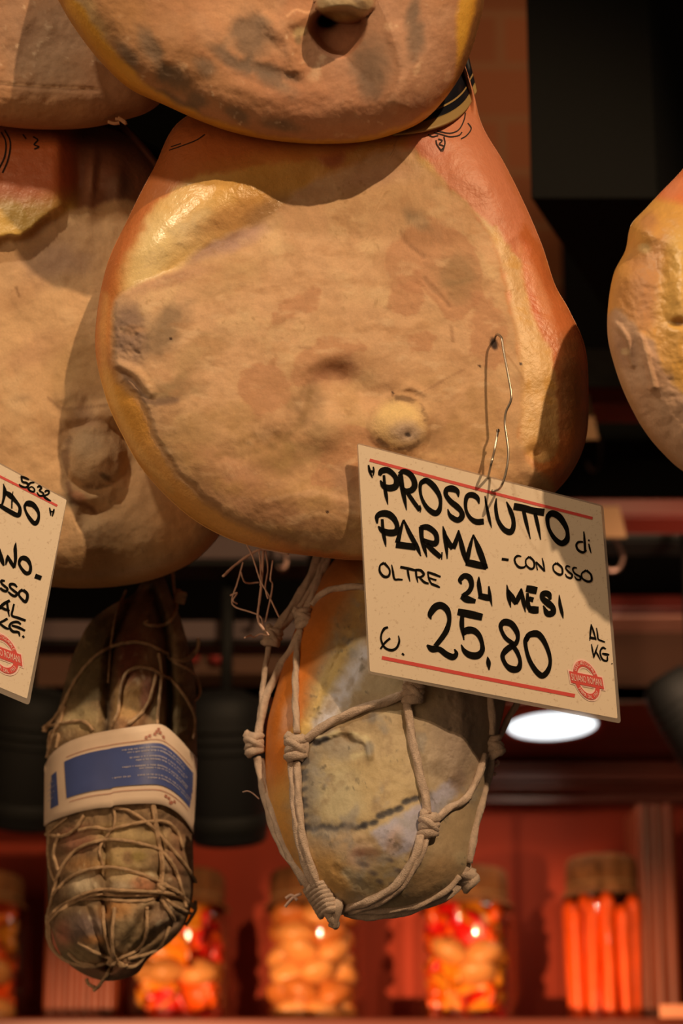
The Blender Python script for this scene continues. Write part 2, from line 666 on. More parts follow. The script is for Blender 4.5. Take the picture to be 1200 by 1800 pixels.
def wbox(name, x0, y0, x1, y1, Y, depth, material, parent=None, bevel=0.003):
    """upright box whose front face fills photo rectangle x0..x1, y0..y1 at distance Y"""
    a = W(x0, y1, Y); b = W(x1, y0, Y)
    return box_obj(name, (a[0], Y, a[2]), (b[0], Y + depth, b[2]), material, parent, bevel)


# back of the shop behind the rails
zc = W(600, 1235, 2.0)[2]
o = structure(box_obj('wall_back', (-2.2, 2.75, 0.6), (2.4, 2.85, 4.2), M_DARK, None, 0)); o['label'] = 'dark back wall of the shop behind the hanging rails'
o = structure(box_obj('ceiling', (-2.2, 0.2, 4.1), (2.4, 2.85, 4.2), M_DARK, None, 0)); o['label'] = 'dark ceiling high above the hams'
o = structure(wbox('wall_pier', 790, -420, 962, 700, 2.3, 0.35, brick_mat())); o['label'] = 'brick pier left of the black beam'
# cornice over the niche, header, soffit
cm = wbox('trim_1', 960, 1046, 2200, 1072, 1.92, 0.5, M_MAROON); structure(cm); cm['label'] = 'maroon cornice board above the lit niche'
cm = wbox('trim_2', 960, 1073, 2200, 1085, 1.94, 0.4, mat('pale_bead', (205, 140, 118), 0.35, direct=True)); structure(cm); cm['label'] = 'thin pale bead under the maroon cornice'
cm = wbox('trim_3', 960, 1086, 2200, 1098, 1.97, 0.4, M_MAROON); structure(cm); cm['label'] = 'lower maroon bead of the cornice'
hd = wbox('wall_header', -900, 1099, 2200, 1235, 2.0, 0.05, M_HEADER); structure(hd); hd['label'] = 'brown panel between the cornice and the niche soffit'
zs = W(600, 1236, 2.0)[2]
so = box_obj('trim_4', (-1.5, 2.0, zs), (1.7, 2.34, zs + 0.03), M_MAHOG, None, 0.002); structure(so); so['label'] = 'soffit board of the niche with the round downlight'
for i, (ya, yb, Y, dp) in enumerate(((1340, 1352, 2.295, 0.08), (1354, 1374, 2.31, 0.07), (1378, 1386, 2.30, 0.08), (1388, 1412, 2.33, 0.05))):
    t = wbox('trim_%d' % (5 + i), -900, ya, 2200, yb, Y, dp, M_MAHOG); structure(t)
    t['label'] = ('upper moulding', 'flat band', 'thin bead', 'lower band')[i] + ' of the mahogany frame above the jars'
nb = wbox('wall_niche', -900, 1300, 2200, 1990, 2.36, 0.05, M_REDWALL); structure(nb); nb['label'] = 'red-brown back panel of the lit niche'
zsh = W(600, 1789, 1.99)[2]
sh = box_obj('trim_9', (-1.5, 1.99, zsh - 0.035), (1.7, 2.5, zsh), M_MAHOG, None, 0.004); structure(sh); sh['label'] = 'mahogany shelf under the preserve jars'


def fluted(name, x0, x1, y0, y1, Y, n, lab):
    bm = bmesh.new()
    a = W(x0, y1, Y); b = W(x1, y0, Y)
    bm_box(bm, (a[0], Y + 0.012, a[2]), (b[0], Y + 0.10, b[2]), 0.002)
    w = (b[0] - a[0]) / n
    for i in range(n):
        v, f = lathe([(0.0, a[2]), (w * 0.42, a[2]), (w * 0.42, b[2]), (0.0, b[2])], 14, (a[0] + w * (i + .5), Y + 0.014, 0))
        vs = [bm.verts.new(q) for q in v]
        for q in f:
            try:
                bm.faces.new([vs[k] for k in q])
            except ValueError:
                pass
    o = bm_obj(name, bm, M_MAHOG_V); structure(o); o['label'] = lab
    return o


fluted('trim_10', 72, 212, 1412, 1795, 2.14, 6, 'fluted mahogany column left of the pepper jar')
fluted('trim_11', 1134, 1186, 1412, 1795, 2.14, 3, 'fluted mahogany column right of the carrot jar')
fluted('trim_12', 1240, 1330, 1412, 1795, 2.14, 4, 'fluted mahogany column at the right end of the niche')

# downlight in the soffit
c = W(970, 1276, 2.11); R0 = 0.0735
dl = empty('downlight', (c[0], 2.11, zs), 'round glowing recessed downlight in the soffit right below the large price sign', 'lamp')
v, f = lathe([(R0 * 1.0, 0.004), (R0 * 1.02, -0.004), (R0 * 1.16, -0.004), (R0 * 1.2, 0.001), (R0 * 1.2, 0.01)], 48, (c[0], 2.11, zs))
mesh_obj('trim_ring', v, f, mat('maroon_ring', (150, 60, 50), 0.35, direct=True), dl)
v, f = lathe([(0.0, -0.003), (R0 * 0.6, -0.0028), (R0, -0.0015), (R0 * 1.01, 0.003)], 48, (c[0], 2.11, zs))
mesh_obj('diffuser', v, f, emit_mat('lamp_glow', (0.93, 0.98, 1.0), 1.7), dl)
lm = lamp('downlight_beam', 'AREA', (c[0], 2.11, zs - 0.012), (c[0], 2.14, zs - 1), 0.3, (1.0, 0.66, 0.42), 0.13)
lm.parent = None

# the black beam that hangs between the hams
a = W(932, 348, 1.22); b = W(1129, -260, 1.22)
bm = bmesh.new()
wd = b[0] - a[0]
bm_box(bm, (0, 0, 0), (wd, 1.1, b[2] - a[2]), 0.0015)
for vv in list(bm.verts):
    pass
bmesh.ops.transform(bm, matrix=Matrix.Translation(Vector((a[0], 1.22, a[2]))) @ Matrix.Rotation(rad(-28), 4, 'Z') if False else Matrix.Translation(Vector((a[0], 1.22, a[2]))), verts=bm.verts)
for vv in bm.verts:
    dy = vv.co.y - 1.22
    vv.co.x += dy * 0.62          # the beam runs away to the right
o = bm_obj('hanging_beam', bm, M_BLACKPOST); tag(o, 'black grained square beam with one worn white nick, right of the hams', 'beam')


def rail(y0, y1, yu, Y, lab, xs=-700, xe=1900, mfront=None, munder=None, rot=0.0):
    """rail with a front board y0..y1 and a lower board down to yu"""
    a = W(xs, y1, Y); b = W(xe, y0, Y); u = W(xs, yu, Y)
    r = empty('hanging_rail', ((a[0] + b[0]) / 2, Y, a[2]), lab, 'rail')
    box_obj('front_board', (a[0], Y, a[2]), (b[0], Y + 0.03, b[2]), mfront, r, 0.002)
    box_obj('lower_board', (a[0], Y + 0.004, u[2]), (b[0], Y + 0.05, a[2]), munder, r, 0.002)
    return r


rail(612, 677, 707, 1.55, 'grey front rail with maroon lower edge behind the right ham', -700, 1900, M_GREYSTEEL, M_MAROON)
rail(708, 770, 780, 1.85, 'dark green-black board just below the grey rail', -700, 1900, mat('bottle_green_paint', (48, 50, 44), 0.7, direct=True), M_BLACK)
rail(876, 905, 908, 1.60, 'maroon rail at the height of the large price sign top', 500, 1900, M_MAROON, M_MAROON)
rail(908, 943, 950, 1.75, 'dark board under the maroon rail beside the large price sign', 300, 1900, MATS['bottle_green_paint'], M_BLACK)
rail(940, 982, 990, 1.62, 'dull mauve rail showing between the two lower hams', -600, 540, mat('mauve_rail_paint', (92, 74, 74), 0.6, direct=True), M_BLACK)
rail(1090, 1124, 1130, 1.70, 'dull mauve rail crossing behind the tied salami', -600, 560, MATS['mauve_rail_paint'], M_BLACK)

# blank tan cards on the rails
for i, (q, Y, lab) in enumerate((([(1010, 690), (1034, 690), (1052, 772), (1010, 772)], 1.546, 'plain tan card on the grey rail beside the middle ham'),
                                 ([(1050, 890), (1088, 890), (1101, 944), (1050, 944)], 1.596, 'plain tan card hanging under the maroon rail'))):
    fr = [W(x, y, Y) for x, y in q]; bk = [p + np.array([0, 0.003, 0]) for p in fr]
    o = mesh_obj('card', fr + bk, [(0, 1, 2, 3), (7, 6, 5, 4), (0, 4, 5, 1), (1, 5, 6, 2), (2, 6, 7, 3), (3, 7, 4, 0)], mat('tan_card', (172, 132, 96), 0.8, direct=True), None, False)
    tag(o, lab, 'card')


def hook(pts, Y, lab):
    c = catmull(pts, 8)
    v, f = tube(np.array([W(x, y, Y) for x, y in c]), 0.0035, 8)
    o = mesh_obj('meat_hook', v, f, mat('dark_steel', (150, 120, 110), 0.35, 0.9, direct=True)); tag(o, lab, 'hook', )
    return o


hook([(1072, 905), (1073, 935), (1085, 955), (1094, 980), (1086, 1000), (1068, 1002), (1058, 992)], 1.68, 'curved steel hook under the maroon rail right of the large price sign')
hook([(1055, 770), (1056, 800), (1052, 820), (1040, 826), (1032, 812)], 1.846, 'small steel hook below the grey rail right of the middle ham')
hook([(496, 925), (497, 960), (503, 985), (498, 1000), (488, 996)], 1.58, 'small steel hook on the mauve rail left of the netted ham')

# small steel fitting at the top right
c = W(1186, 125, 1.6)
bm = bmesh.new(); bmesh.ops.create_cone(bm, cap_ends=True, segments=16, radius1=0.012, radius2=0.009, depth=0.03)
bmesh.ops.bevel(bm, geom=list(bm.edges), offset=0.002, segments=2, affect='EDGES')
bmesh.ops.translate(bm, vec=Vector(c), verts=bm.verts)
o = bm_obj('rail_clamp', bm, MATS['dark_steel'], None, True); tag(o, 'small steel clamp on the dark rail at the top right corner', 'clamp')
a = W(1172, -200, 1.62); b = W(1200, 400, 1.62)
o = box_obj('clamp_post', (a[0], 1.63, b[2]), (b[0] + 0.03, 1.66, a[2]), mat('dark_brown_post', (40, 26, 20), 0.6, direct=True)); tag(o, 'thin dark brown post carrying the steel clamp at the top right', 'post')
a = W(1120, 236, 1.64); b = W(1300, 224, 1.64)
o = box_obj('cross_bar', (a[0], 1.665, a[2]), (b[0], 1.68, b[2]), M_BLACK); tag(o, 'thin black cross bar behind the brown post', 'bar')


def spotlight_can(p, aim, r, length, lab, body, y_stem):
    """track spotlight: can, lens ring, yoke and stem"""
    root = empty('track_spotlight', tuple(p), lab, 'spotlight')
    ax = Vector(aim).normalized()
    v, f = lathe([(0, 0), (r * .55, 0), (r * .9, length * .06), (r, length * .16), (r, length * .97), (r * .93, length), (r * .88, length * .92), (0, length * .9)], 32, p, ax)
    mesh_obj('housing', v, f, body, root)
    v, f = lathe([(r * 1.0, length * .80), (r * 1.05, length * .82), (r * 1.05, length * .90), (r * 1.0, length * .92)], 32, p, ax)
    mesh_obj('collar', v, f, M_BLACK, root)
    for k in range(3):
        v, f = lathe([(r * 1.0, length * (.22 + .07 * k)), (r * 1.04, length * (.225 + .07 * k)), (r * 1.04, length * (.25 + .07 * k)), (r, length * (.255 + .07 * k))], 32, p, ax)
        mesh_obj('cooling_fin', v, f, M_BLACK, root)
    mid = np.array(p) + np.array(ax) * length * .45
    up = np.array([0, 0, 1.0]); side = np.array([1.0, 0, 0])
    pts = [mid + side * r * 1.1, mid + side * r * 1.12 + up * r * 1.3, mid + up * r * 1.75, mid - side * r * 1.12 + up * r * 1.3, mid - side * r * 1.1]
    v, f = tube(catmull(pts, 8), r * 0.1, 8); mesh_obj('yoke', v, f, M_BLACK, root)
    v, f = tube(np.array([mid + up * r * 1.75, mid + up * (r * 1.75 + y_stem)]), r * 0.16, 10); mesh_obj('stem', v, f, M_BLACK, root)
    return root


M_NAVY = mat('blue_black_housing', (9, 10, 13), 0.7, direct=True)
spotlight_can(W(390, 1215, 1.64), (0.02, 0.35, -0.75), 0.052, 0.20, 'blue-black track spotlight hanging right of the tied salami', M_NAVY, 0.16)
spotlight_can(W(55, 1215, 1.64), (-0.1, 0.35, -0.75), 0.050, 0.18, 'black track spotlight at the left edge under the left price sign', M_BLACK, 0.16)
spotlight_can(W(1168, 1185, 1.66), (0.32, 0.1, -0.55), 0.040, 0.17, 'black track spotlight at the right edge beside the downlight', M_BLACK, 0.20)
for i, (px, py, lab) in enumerate(((383, 1160, 'small red lamp cap right of the tied salami'), (338, 1158, 'small red lamp cap touching the edge of the tied salami'), (160, 1170, 'small red lamp cap left of the tied salami'))):
    c = W(px, py, 2.0)
    v, f = lathe([(0, 0), (.009, .001), (.014, .006), (.014, .014), (.010, .02), (0, .022)], 20, c, (0, -1, .2))
    o = mesh_obj('lamp_cap', v, f, mat('red_cap', (170, 60, 55), .4, direct=True)); tag(o, lab, 'lamp cap')


# ================================================================== the hams
M_HAM = skin_mat('cured_surface', 0.10, 0.22, 420)
M_FAT = skin_mat('rind_and_fat', 0.07, 0.5, 210, 0.0, 0.75)
M_BONE = skin_mat('bone_surface', 0.12, 0.5, 300)

MAIN_OUT = [(330, 203), (268, 300), (222, 390), (190, 460), (172, 540), (168, 620), (188, 705), (215, 765), (250, 825), (300, 880), (350, 920), (410, 950),
            (480, 968), (560, 979), (630, 985), (720, 982), (820, 960), (900, 925), (965, 875), (1005, 830), (1030, 770), (1034, 690), (1028, 610),
            (1000, 545), (975, 500), (952, 430), (920, 355), (885, 285), (848, 222), (832, 160), (812, 100), (790, 60), (752, 70), (716, 130), (640, 160), (500, 180)]


def paint_main(x, y, D):
    f = Field(x, y, (196, 146, 94), 0.78)
    # ---- coated cut face
    face = [(197, 535), (196, 600), (204, 655), (232, 690), (255, 716), (272, 770), (300, 815), (345, 862), (400, 905), (480, 945), (560, 968), (640, 976), (760, 970),
            (880, 925), (960, 880), (968, 850), (935, 815), (916, 775), (914, 720), (915, 640), (905, 580), (893, 520), (880, 465), (862, 418), (828, 365), (780, 322), (735, 285),
            (728, 262), (690, 262), (640, 280), (590, 303), (540, 325), (505, 352), (478, 378), (440, 398), (395, 415), (345, 440), (310, 475), (265, 492), (222, 508)]
    sd = sdist(x, y, catmull(face, 4, True))
    f.face = sd + 5 * f.e1
    fm = sstep(-7, 7, f.face)
    # rind and fat outside the face
    rind = f.paint
    rind(np.ones_like(x), (196, 108, 46), rough=0.42)
    # left fat sweep: cream in the middle, amber towards the rind
    fat = sstep(6, 46, D - 6 + 5 * f.e2) * sstep(640, 520, x)
    rind(fat, (226, 172, 96), rough=0.30)
    rind(sstep(14, 0, D + 3 * f.e1) * sstep(600, 400, x) * sstep(640, 500, y), (176, 86, 26), 0.8)
    rind(f.blob(335, 375, 105, 46, -36, 0.7, 0.25), (240, 200, 140), 0.9, 0.12)
    rind(f.blob(270, 450, 30, 75, 22, 0.6, 0.2), (238, 194, 120), 0.8, 0.25)
    rind(f.blob(450, 320, 130, 55, -14, 0.7, 0.4), (206, 140, 54), 0.75, 0.34)
    rind(f.blob(415, 385, 75, 30, -20, 0.6, 0.4), (212, 148, 84), 0.7)
    rind(f.blob(470, 372, 46, 18, -35, 0.6, 0.4), (150, 106, 66), 0.6)
    rind(f.blob(620, 262, 120, 28, -14, 0.6, 0.4), (188, 128, 56), 0.8)
    rind(sstep(318, 250, y + 0.16 * (x - 330) + 10 * f.e2) * sstep(620, 500, x), (206, 108, 52), 0.9, 0.45)
    rind(f.blob(310, 240, 70, 34, -30, .6, .3), (120, 66, 38), 0.6)
    rind(f.blob(580, 270, 26, 20, 60, .4, .3), (150, 62, 38), 0.6)
    orange = f.poly([(330, 200), (262, 300), (215, 390), (180, 470), (160, 570), (176, 570), (200, 490), (238, 412), (285, 348), (338, 312), (420, 296), (540, 276), (620, 262), (640, 200), (600, 150), (400, 180)], 9, 5)
    rind(orange, (188, 98, 42), .9, .45)
    rind(orange * f.blob(480, 285, 110, 22, -8, .6, .4), (196, 122, 52), .7)
    # lower left fat band
    band = sstep(620, 700, y) * sstep(560, 420, x)
    rind(band, (222, 150, 70), 0.9, 0.4)
    rind(band * sstep(30, 3, D), (238, 158, 66), 0.7)  # rim painted lighter to make up for light that misses it
    rind(f.blob(228, 712, 34, 60, -28, .6, .3), (212, 138, 46), 0.7)
    rind(sstep(470, 420, x) * f.line([(185, 520), (180, 600), (196, 690), (235, 780), (300, 862)], 7, 2, .9), (230, 170, 92), .45)
    # ---- right side: pink skin, cream strip, flank
    rt = sstep(700, 735, x + 0.1 * (y - 250))
    pink = [(735, 235), (770, 300), (808, 350), (850, 392), (888, 430), (912, 462), (922, 400), (890, 310), (860, 235), (830, 200), (790, 200)]
    pk = f.poly(pink, 6, 5)
    rind(rt * sstep(470, 410, y), (194, 108, 62), 0.95, 0.5)
    rind(pk, (200, 114, 72), 0.85, 0.5)
    rind(pk * sstep(0.0, 0.6, f.e2), (208, 128, 88), 0.5)
    rind(f.blob(757, 255, 30, 24, 40, .6, .4), (190, 104, 76), 0.6)
    flank = [(912, 420), (925, 395), (955, 450), (985, 520), (1015, 570), (1040, 640), (1044, 720), (1036, 790), (1000, 850), (975, 860), (978, 790), (980, 710), (972, 650), (950, 590), (930, 530), (920, 470)]
    fl = f.poly(flank, 5, 4)
    rind(fl, (184, 94, 42), 1.0, 0.4)
    rind(f.blob(928, 520, 14, 70, -8, .5, .5) * fl, (196, 92, 50), .7)
    rind(f.blob(945, 510, 9, 60, -22, .7, .5), (214, 140, 90), .6)
    rind(f.blob(1002, 680, 22, 85, 4, .7, .5), (112, 74, 40), .75)
    rind(f.blob(1010, 800, 20, 50, 10, .7, .5), (176, 100, 44), .6)
    strip = [(728, 268), (752, 290), (800, 350), (850, 385), (890, 425), (912, 455), (918, 480), (935, 550), (968, 625), (978, 700), (978, 790), (955, 812), (925, 800), (914, 770), (914, 700),
             (910, 600), (896, 530), (882, 470), (862, 418), (828, 366), (780, 322), (740, 292)]
    st = f.poly(strip, 6, 4)
    rind(st, (206, 156, 94), .95, .45)
    rind(st * sstep(560, 640, y), (208, 152, 80), .7)
    rind(st * sstep(440, 380, y), (192, 146, 76), .8)
    rind(st * sstep(.1, .7, f.e1), (204, 140, 54), .55)
    rind(f.blob(945, 790, 26, 22, 0, .5, .6), (206, 142, 72), .8)
    rind(f.line([(905, 560), (915, 640), (917, 720), (914, 790)], 6, 4, 1), (200, 140, 72), .6)
    # ---- face colours
    c0 = f.c.copy(); r0 = f.r.copy()
    f.c[:] = (205, 152, 102); f.r[:] = 0.82
    f.paint(sstep(-.2, .9, f.e2), (211, 165, 110), .8)
    f.paint(sstep(.1, .8, fbm(x, y, 130, 5, 4)), (190, 140, 90), .6)
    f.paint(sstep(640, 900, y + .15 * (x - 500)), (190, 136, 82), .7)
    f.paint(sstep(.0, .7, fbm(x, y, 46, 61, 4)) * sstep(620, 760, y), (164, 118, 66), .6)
    # damp smooth patches
    wet = (178, 116, 72)
    for pp in ([(700, 420), (745, 385), (800, 400), (845, 470), (838, 540), (800, 560), (750, 520), (700, 500), (680, 460)],
               [(686, 500), (740, 470), (742, 545), (690, 552)],
               [(500, 530), (560, 508), (552, 540), (500, 560), (470, 580)],
               [(512, 655), (560, 600), (620, 600), (640, 612), (580, 640), (545, 680)],
               [(830, 520), (880, 545), (885, 640), (850, 650), (828, 600)],
               [(560, 820), (580, 760), (650, 750), (660, 800), (640, 860), (560, 850)],
               [(720, 600), (745, 575), (765, 600), (735, 625)],
               [(440, 640), (490, 640), (505, 700), (450, 730), (420, 690)]):
        f.paint(f.poly(pp, 3.5, 9), wet, .62, .62)
    # olive and violet-grey bloom, and the darker dimple
    for cx, cy, rx, ry, an, a, colr in ((285, 580, 46, 26, -50, .55, (128, 98, 66)), (225, 590, 26, 38, 10, .6, (130, 96, 72)), (300, 690, 46, 18, -10, .6, (138, 106, 66)), (235, 560, 30, 24, 20, .5, (140, 104, 76)),
                                    (810, 480, 34, 36, 10, .45, (136, 104, 62)), (735, 385, 30, 14, 40, .55, (130, 104, 72)), (420, 480, 60, 30, -30, .35, (172, 128, 76)), (350, 620, 50, 20, -30, .3, (160, 122, 72)),
                                    (520, 790, 70, 26, -25, .5, (140, 104, 56)), (540, 715, 26, 34, 30, .5, (134, 96, 58)), (330, 780, 55, 50, 30, .4, (150, 110, 62)), (420, 860, 110, 30, 30, .4, (166, 116, 62)),
                                    (610, 855, 26, 36, 0, .35, (150, 110, 78)), (470, 800, 40, 30, 0, .4, (156, 112, 60)), (600, 930, 140, 18, 3, .4, (160, 116, 62)), (860, 720, 30, 40, 0, .3, (164, 116, 66)), (760, 770, 22, 30, 0, .5, (120, 82, 44)),
                                    (590, 650, 40, 22, 0, .6, (146, 92, 58)), (420, 830, 60, 22, 25, .35, (178, 118, 84)), (470, 900, 90, 20, 15, .4, (176, 118, 84))):
        f.paint(f.blob(cx, cy, rx, ry, an, .7, .6), colr, min(1, a * 1.35))
    f.paint(f.blob(400, 425, 75, 16, -22, .7, .4), (172, 128, 104), .75)  # violet shade of the valley under the fat, put into the colour
    f.paint(f.blob(300, 488, 60, 13, -14, .7, .4), (178, 124, 86), .7)
    f.paint(f.blob(660, 312, 90, 16, -14, .7, .3), (186, 138, 100), .6)
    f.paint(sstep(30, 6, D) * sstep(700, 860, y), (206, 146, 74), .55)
    f.paint(sstep(.55, .9, f.e3) * sstep(-.2, .4, f.e2), (150, 106, 62), .35)
    f.paint(sstep(.15, .8, fbm(x, y, 34, 201, 5, .9)), (176, 124, 78), .38)
    f.paint(sstep(.2, .8, fbm(x * .35, y, 22, 211, 4, .45)), (170, 116, 70), .34)
    f.paint(sstep(.35, .9, fbm(x * .4, y, 16, 221, 4, .5)), (218, 172, 120), .4)
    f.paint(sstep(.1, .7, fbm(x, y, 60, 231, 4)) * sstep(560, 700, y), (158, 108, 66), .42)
    f.paint(f.line([(205, 650), (236, 676), (262, 706), (310, 702)], 5, 3, 1), (110, 78, 56), .6)
    f.paint(f.line([(380, 800), (440, 795), (500, 770), (535, 735), (545, 690)], 6, 5, 1), (128, 90, 48), .5)
    f.paint(f.line([(470, 880), (560, 866), (640, 890)], 4, 3, 1), (214, 160, 110), .5)
    # small pale knob and bump
    f.paint(f.blob(578, 745, 34, 34, 0, .7, .25), (206, 154, 102), .6)
    fc = f.c.copy(); fr = f.r.copy()
    f.c = c0 * (1 - fm[:, None]) + fc * fm[:, None]; f.r = r0 * (1 - fm) + fr * fm
    f.paint(sstep(10, 2, np.abs(f.face + 2)) * sstep(560, 640, y) * sstep(620, 400, x), (150, 100, 66), .35)
    # knob (joint head)
    kd = np.hypot(x - 702, (y - 745) * 1.0) + 4 * f.e1
    f.knob = kd
    f.paint(sstep(56, 36, kd), (208, 160, 98), .9, .6)
    f.paint(sstep(44, 30, kd) * sstep(760, 720, y), (222, 176, 104), .7)
    f.paint(f.blob(712, 762, 26, 22, 10, .6, .4), (170, 134, 104), .8)
    f.paint(f.blob(716, 764, 7, 5, 20, .4, .5), (60, 44, 32), .9)
    f.paint(sstep(7, 3, np.abs(kd - 48)) * sstep(.0, .5, f.e1), (92, 62, 36), .6)
    # cracks
    for ln, w in (([(704, 408), (712, 425), (730, 440), (745, 452)], 1.6), ([(746, 492), (762, 512), (782, 530), (790, 538)], 1.8), ([(792, 574), (796, 600)], 1.6),
                  ([(210, 650), (235, 668), (252, 690)], 2.2), ([(526, 610), (545, 612)], 1.4), ([(730, 695), (760, 680), (790, 662), (815, 650)], 1.2)):
        f.paint(f.line(ln, w + .6, 1.6), (140, 94, 58), .42)
    for cx, cy in ((843, 643), (915, 640), (300, 595), (690, 690), (575, 900)):
        f.paint(sstep(3.2, 2, np.hypot(x - cx, y - cy)), (60, 36, 22), .9)
    f.paint(f.blob(868, 604, 6, 11, -15, .4, .3), (40, 22, 14), .95)
    # ---- relief
    h = f.h
    h -= 0.025 * sstep(255, 120, y)
    h += 0.0006 * f.e2 * fm + 0.00030 * f.e1 * fm + 0.00013 * f.e3 * fm
    ow = sstep(40, -90, f.face)
    h += 0.0012 * fbm(x, y, 100, 71, 3) * (1 - fm)
    h += 0.009 * f.gauss(345, 382, 165, 55, -32) * ow              # swollen fat
    h -= 0.003 * f.gauss(450, 405, 130, 30, -28)                            # valley under the fat
    h -= 0.004 * f.gauss(610, 310, 120, 34, -18)
    h += 0.0025 * sstep(-2, 10, f.face) * sstep(640, 420, x) * sstep(430, 560, y)     # edge of the coating
    h += 0.0085 * (1 - (np.minimum(kd, 60) / 60) ** 2) ** 1.2 - 0.0015 * f.gauss(716, 764, 10, 8)
    h += 0.008 * f.gauss(575, 748, 38, 42)
    h -= 0.0050 * f.gauss(590, 656, 36, 24, 10)
    h -= 0.005 * f.gauss(640, 690, 60, 26, 20)
    h += 0.0025 * f.gauss(556, 636, 50, 18, -20)
    h -= 0.0016 * f.line([(400, 800), (450, 785), (500, 765), (535, 735), (545, 690)], 14, 3, 1)
    h += 0.002 * f.gauss(470, 740, 60, 40)
    h -= 0.0012 * f.line([(210, 650), (235, 668), (255, 694)], 4, 1, 1)
    h += 0.0022 * f.line([(205, 640), (238, 655), (266, 690)], 7, 2, 1)
    h += 0.0009 * f.e3 * f.blob(225, 600, 30, 36, 0, .6, .3)
    h += 0.0016 * f.gauss(470, 850, 140, 60, 20)
    h += 0.0005 * f.line([(455, 885), (520, 868), (580, 880), (640, 910)], 9, 4, 1)
    h -= 0.0007 * f.line([(746, 492), (770, 518), (790, 540)], 4, 1, 1) + 0.0005 * f.line([(704, 408), (720, 434), (745, 452)], 4, 1, 1)
    h += 0.0015 * f.line([(690, 700), (720, 680), (745, 690)], 5, 2, 1)
    h += 0.005 * f.gauss(855, 320, 50, 85, -35) * sstep(30, -60, f.face)                  # skin of the shank side
    h -= 0.0015 * f.line([(912, 440), (918, 480), (935, 550), (970, 625), (980, 700), (980, 800)], 16, 3, 1)
    h += 0.0008 * f.line([(900, 560), (908, 640), (912, 720), (925, 800)], 14, 4, 1)
    h -= 0.003 * f.gauss(940, 795, 14, 10)
    h += 0.004 * f.gauss(955, 830, 40, 20)
    return f


main_body = Body(MAIN_OUT, (600, 600), 0.868, 0.034, 120, 0.040, paint_main)
main = empty('cured_ham', tuple(P(600, 600, 0.868)), 'large cured ham in the centre with the wire hook and a pale coated face', 'ham', 'cured hams on the bone')
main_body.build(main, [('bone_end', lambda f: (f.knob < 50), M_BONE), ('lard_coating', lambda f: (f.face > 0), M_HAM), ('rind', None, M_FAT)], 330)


def ink_mark(name, body, strokes, w, parent, rgb=(34, 22, 18)):
    parts = []
    for k, s in enumerate(strokes):
        c = catmull(s, 6)
        z = body.z(c[:, 0], c[:, 1]) - 0.0002
        q = PV(c[:, 0], c[:, 1], z)
        d = np.gradient(c, axis=0); n = np.stack([-d[:, 1], d[:, 0]], 1); n /= np.linalg.norm(n, axis=1)[:, None] + 1e-9
        l = c + n * w / 2; r = c - n * w / 2
        v = list(PV(l[:, 0], l[:, 1], body.z(l[:, 0], l[:, 1]) - 0.0004)) + list(PV(r[:, 0], r[:, 1], body.z(r[:, 0], r[:, 1]) - 0.0004))
        m = len(c)
        parts.append((v, [(i, i + 1, m + i + 1, m + i) for i in range(m - 1)]))
    v, f = merge(parts)
    o = mesh_obj(name, v, f, mat('brand_ink', rgb, 0.8), parent)
    return o


o = ink_mark('brand_mark', main_body, [[(762, 233), (775, 236), (790, 240), (806, 238), (812, 232)], [(768, 230), (790, 234), (806, 228), (815, 212), (818, 198)], [(770, 244), (777, 247), (772, 253), (780, 257), (775, 264)],
                                       [(766, 246), (768, 254), (776, 266)], [(780, 240), (782, 252), (778, 266)], [(822, 216), (828, 226), (820, 238), (810, 244)], [(752, 236), (760, 240), (770, 238)]], 2.2, main)
o['label'] = 'dark burnt brand on the pink skin'
ink_mark('brand_line', main_body, [[(297, 264), (320, 256), (345, 246), (360, 236)], [(300, 258), (318, 252)]], 1.6, main)

# black strap with gold lines round the shank
Lc = catmull([(690, 236), (745, 229), (790, 214), (820, 192), (838, 160)], 10)
Uc = Lc + np.array([-30, -128])
n_ = len(Lc)
bands = [(0.0, .12, (190, 150, 72)), (.12, .22, (22, 20, 24)), (.22, .245, (226, 200, 140)), (.245, 1.0, (18, 17, 20))]
for i, (t0, t1, rgb) in enumerate(bands):
    v = []; rows = 6
    for k in range(rows + 1):
        t = t0 + (t1 - t0) * k / rows
        q = Lc * (1 - t) + Uc * t
        z = 0.868 - main_body.dome(q[:, 0], q[:, 1], main_body.dist(q[:, 0], q[:, 1])) + 0.025 * sstep(255, 120, q[:, 1]) - 0.008 + 0.004 * np.linspace(-1, 1, n_) ** 2
        v += list(PV(q[:, 0], q[:, 1], z))
    f = [(k * n_ + j, k * n_ + j + 1, (k + 1) * n_ + j + 1, (k + 1) * n_ + j) for k in range(rows) for j in range(n_ - 1)]
    if i == 0:
        strap = mesh_obj('shank_strap', v, f, mat('gold_foil', (150, 112, 56), 0.55, 0.0), main); strap['label'] = 'gold lower edge of the strap'
        m_ = strap.modifiers.new('thick', 'SOLIDIFY'); m_.thickness = 0.0012; m_.offset = -1
    else:
        nm = {0: 'strap_line', 1: 'strap_band'}[0 if i == 2 else 1]
        so = mesh_obj(nm, v, f, mat('gold_foil', (190, 150, 72)) if i == 2 else mat('black_strap', (20, 18, 20), 0.3), strap)
        m_ = so.modifiers.new('thick', 'SOLIDIFY'); m_.thickness = 0.0012; m_.offset = -1


# ---------------------------------------------------------------- upper ham
UP_OUT = [(92, -40), (108, 10), (140, 62), (180, 112), (228, 156), (290, 185), (350, 212), (410, 233), (480, 247), (560, 253), (640, 249), (700, 233), (745, 211), (780, 176), (808, 135), (826, 95), (840, 50), (852, -10),
          (852, -120), (800, -260), (700, -360), (560, -420), (400, -400), (240, -320), (130, -200)]


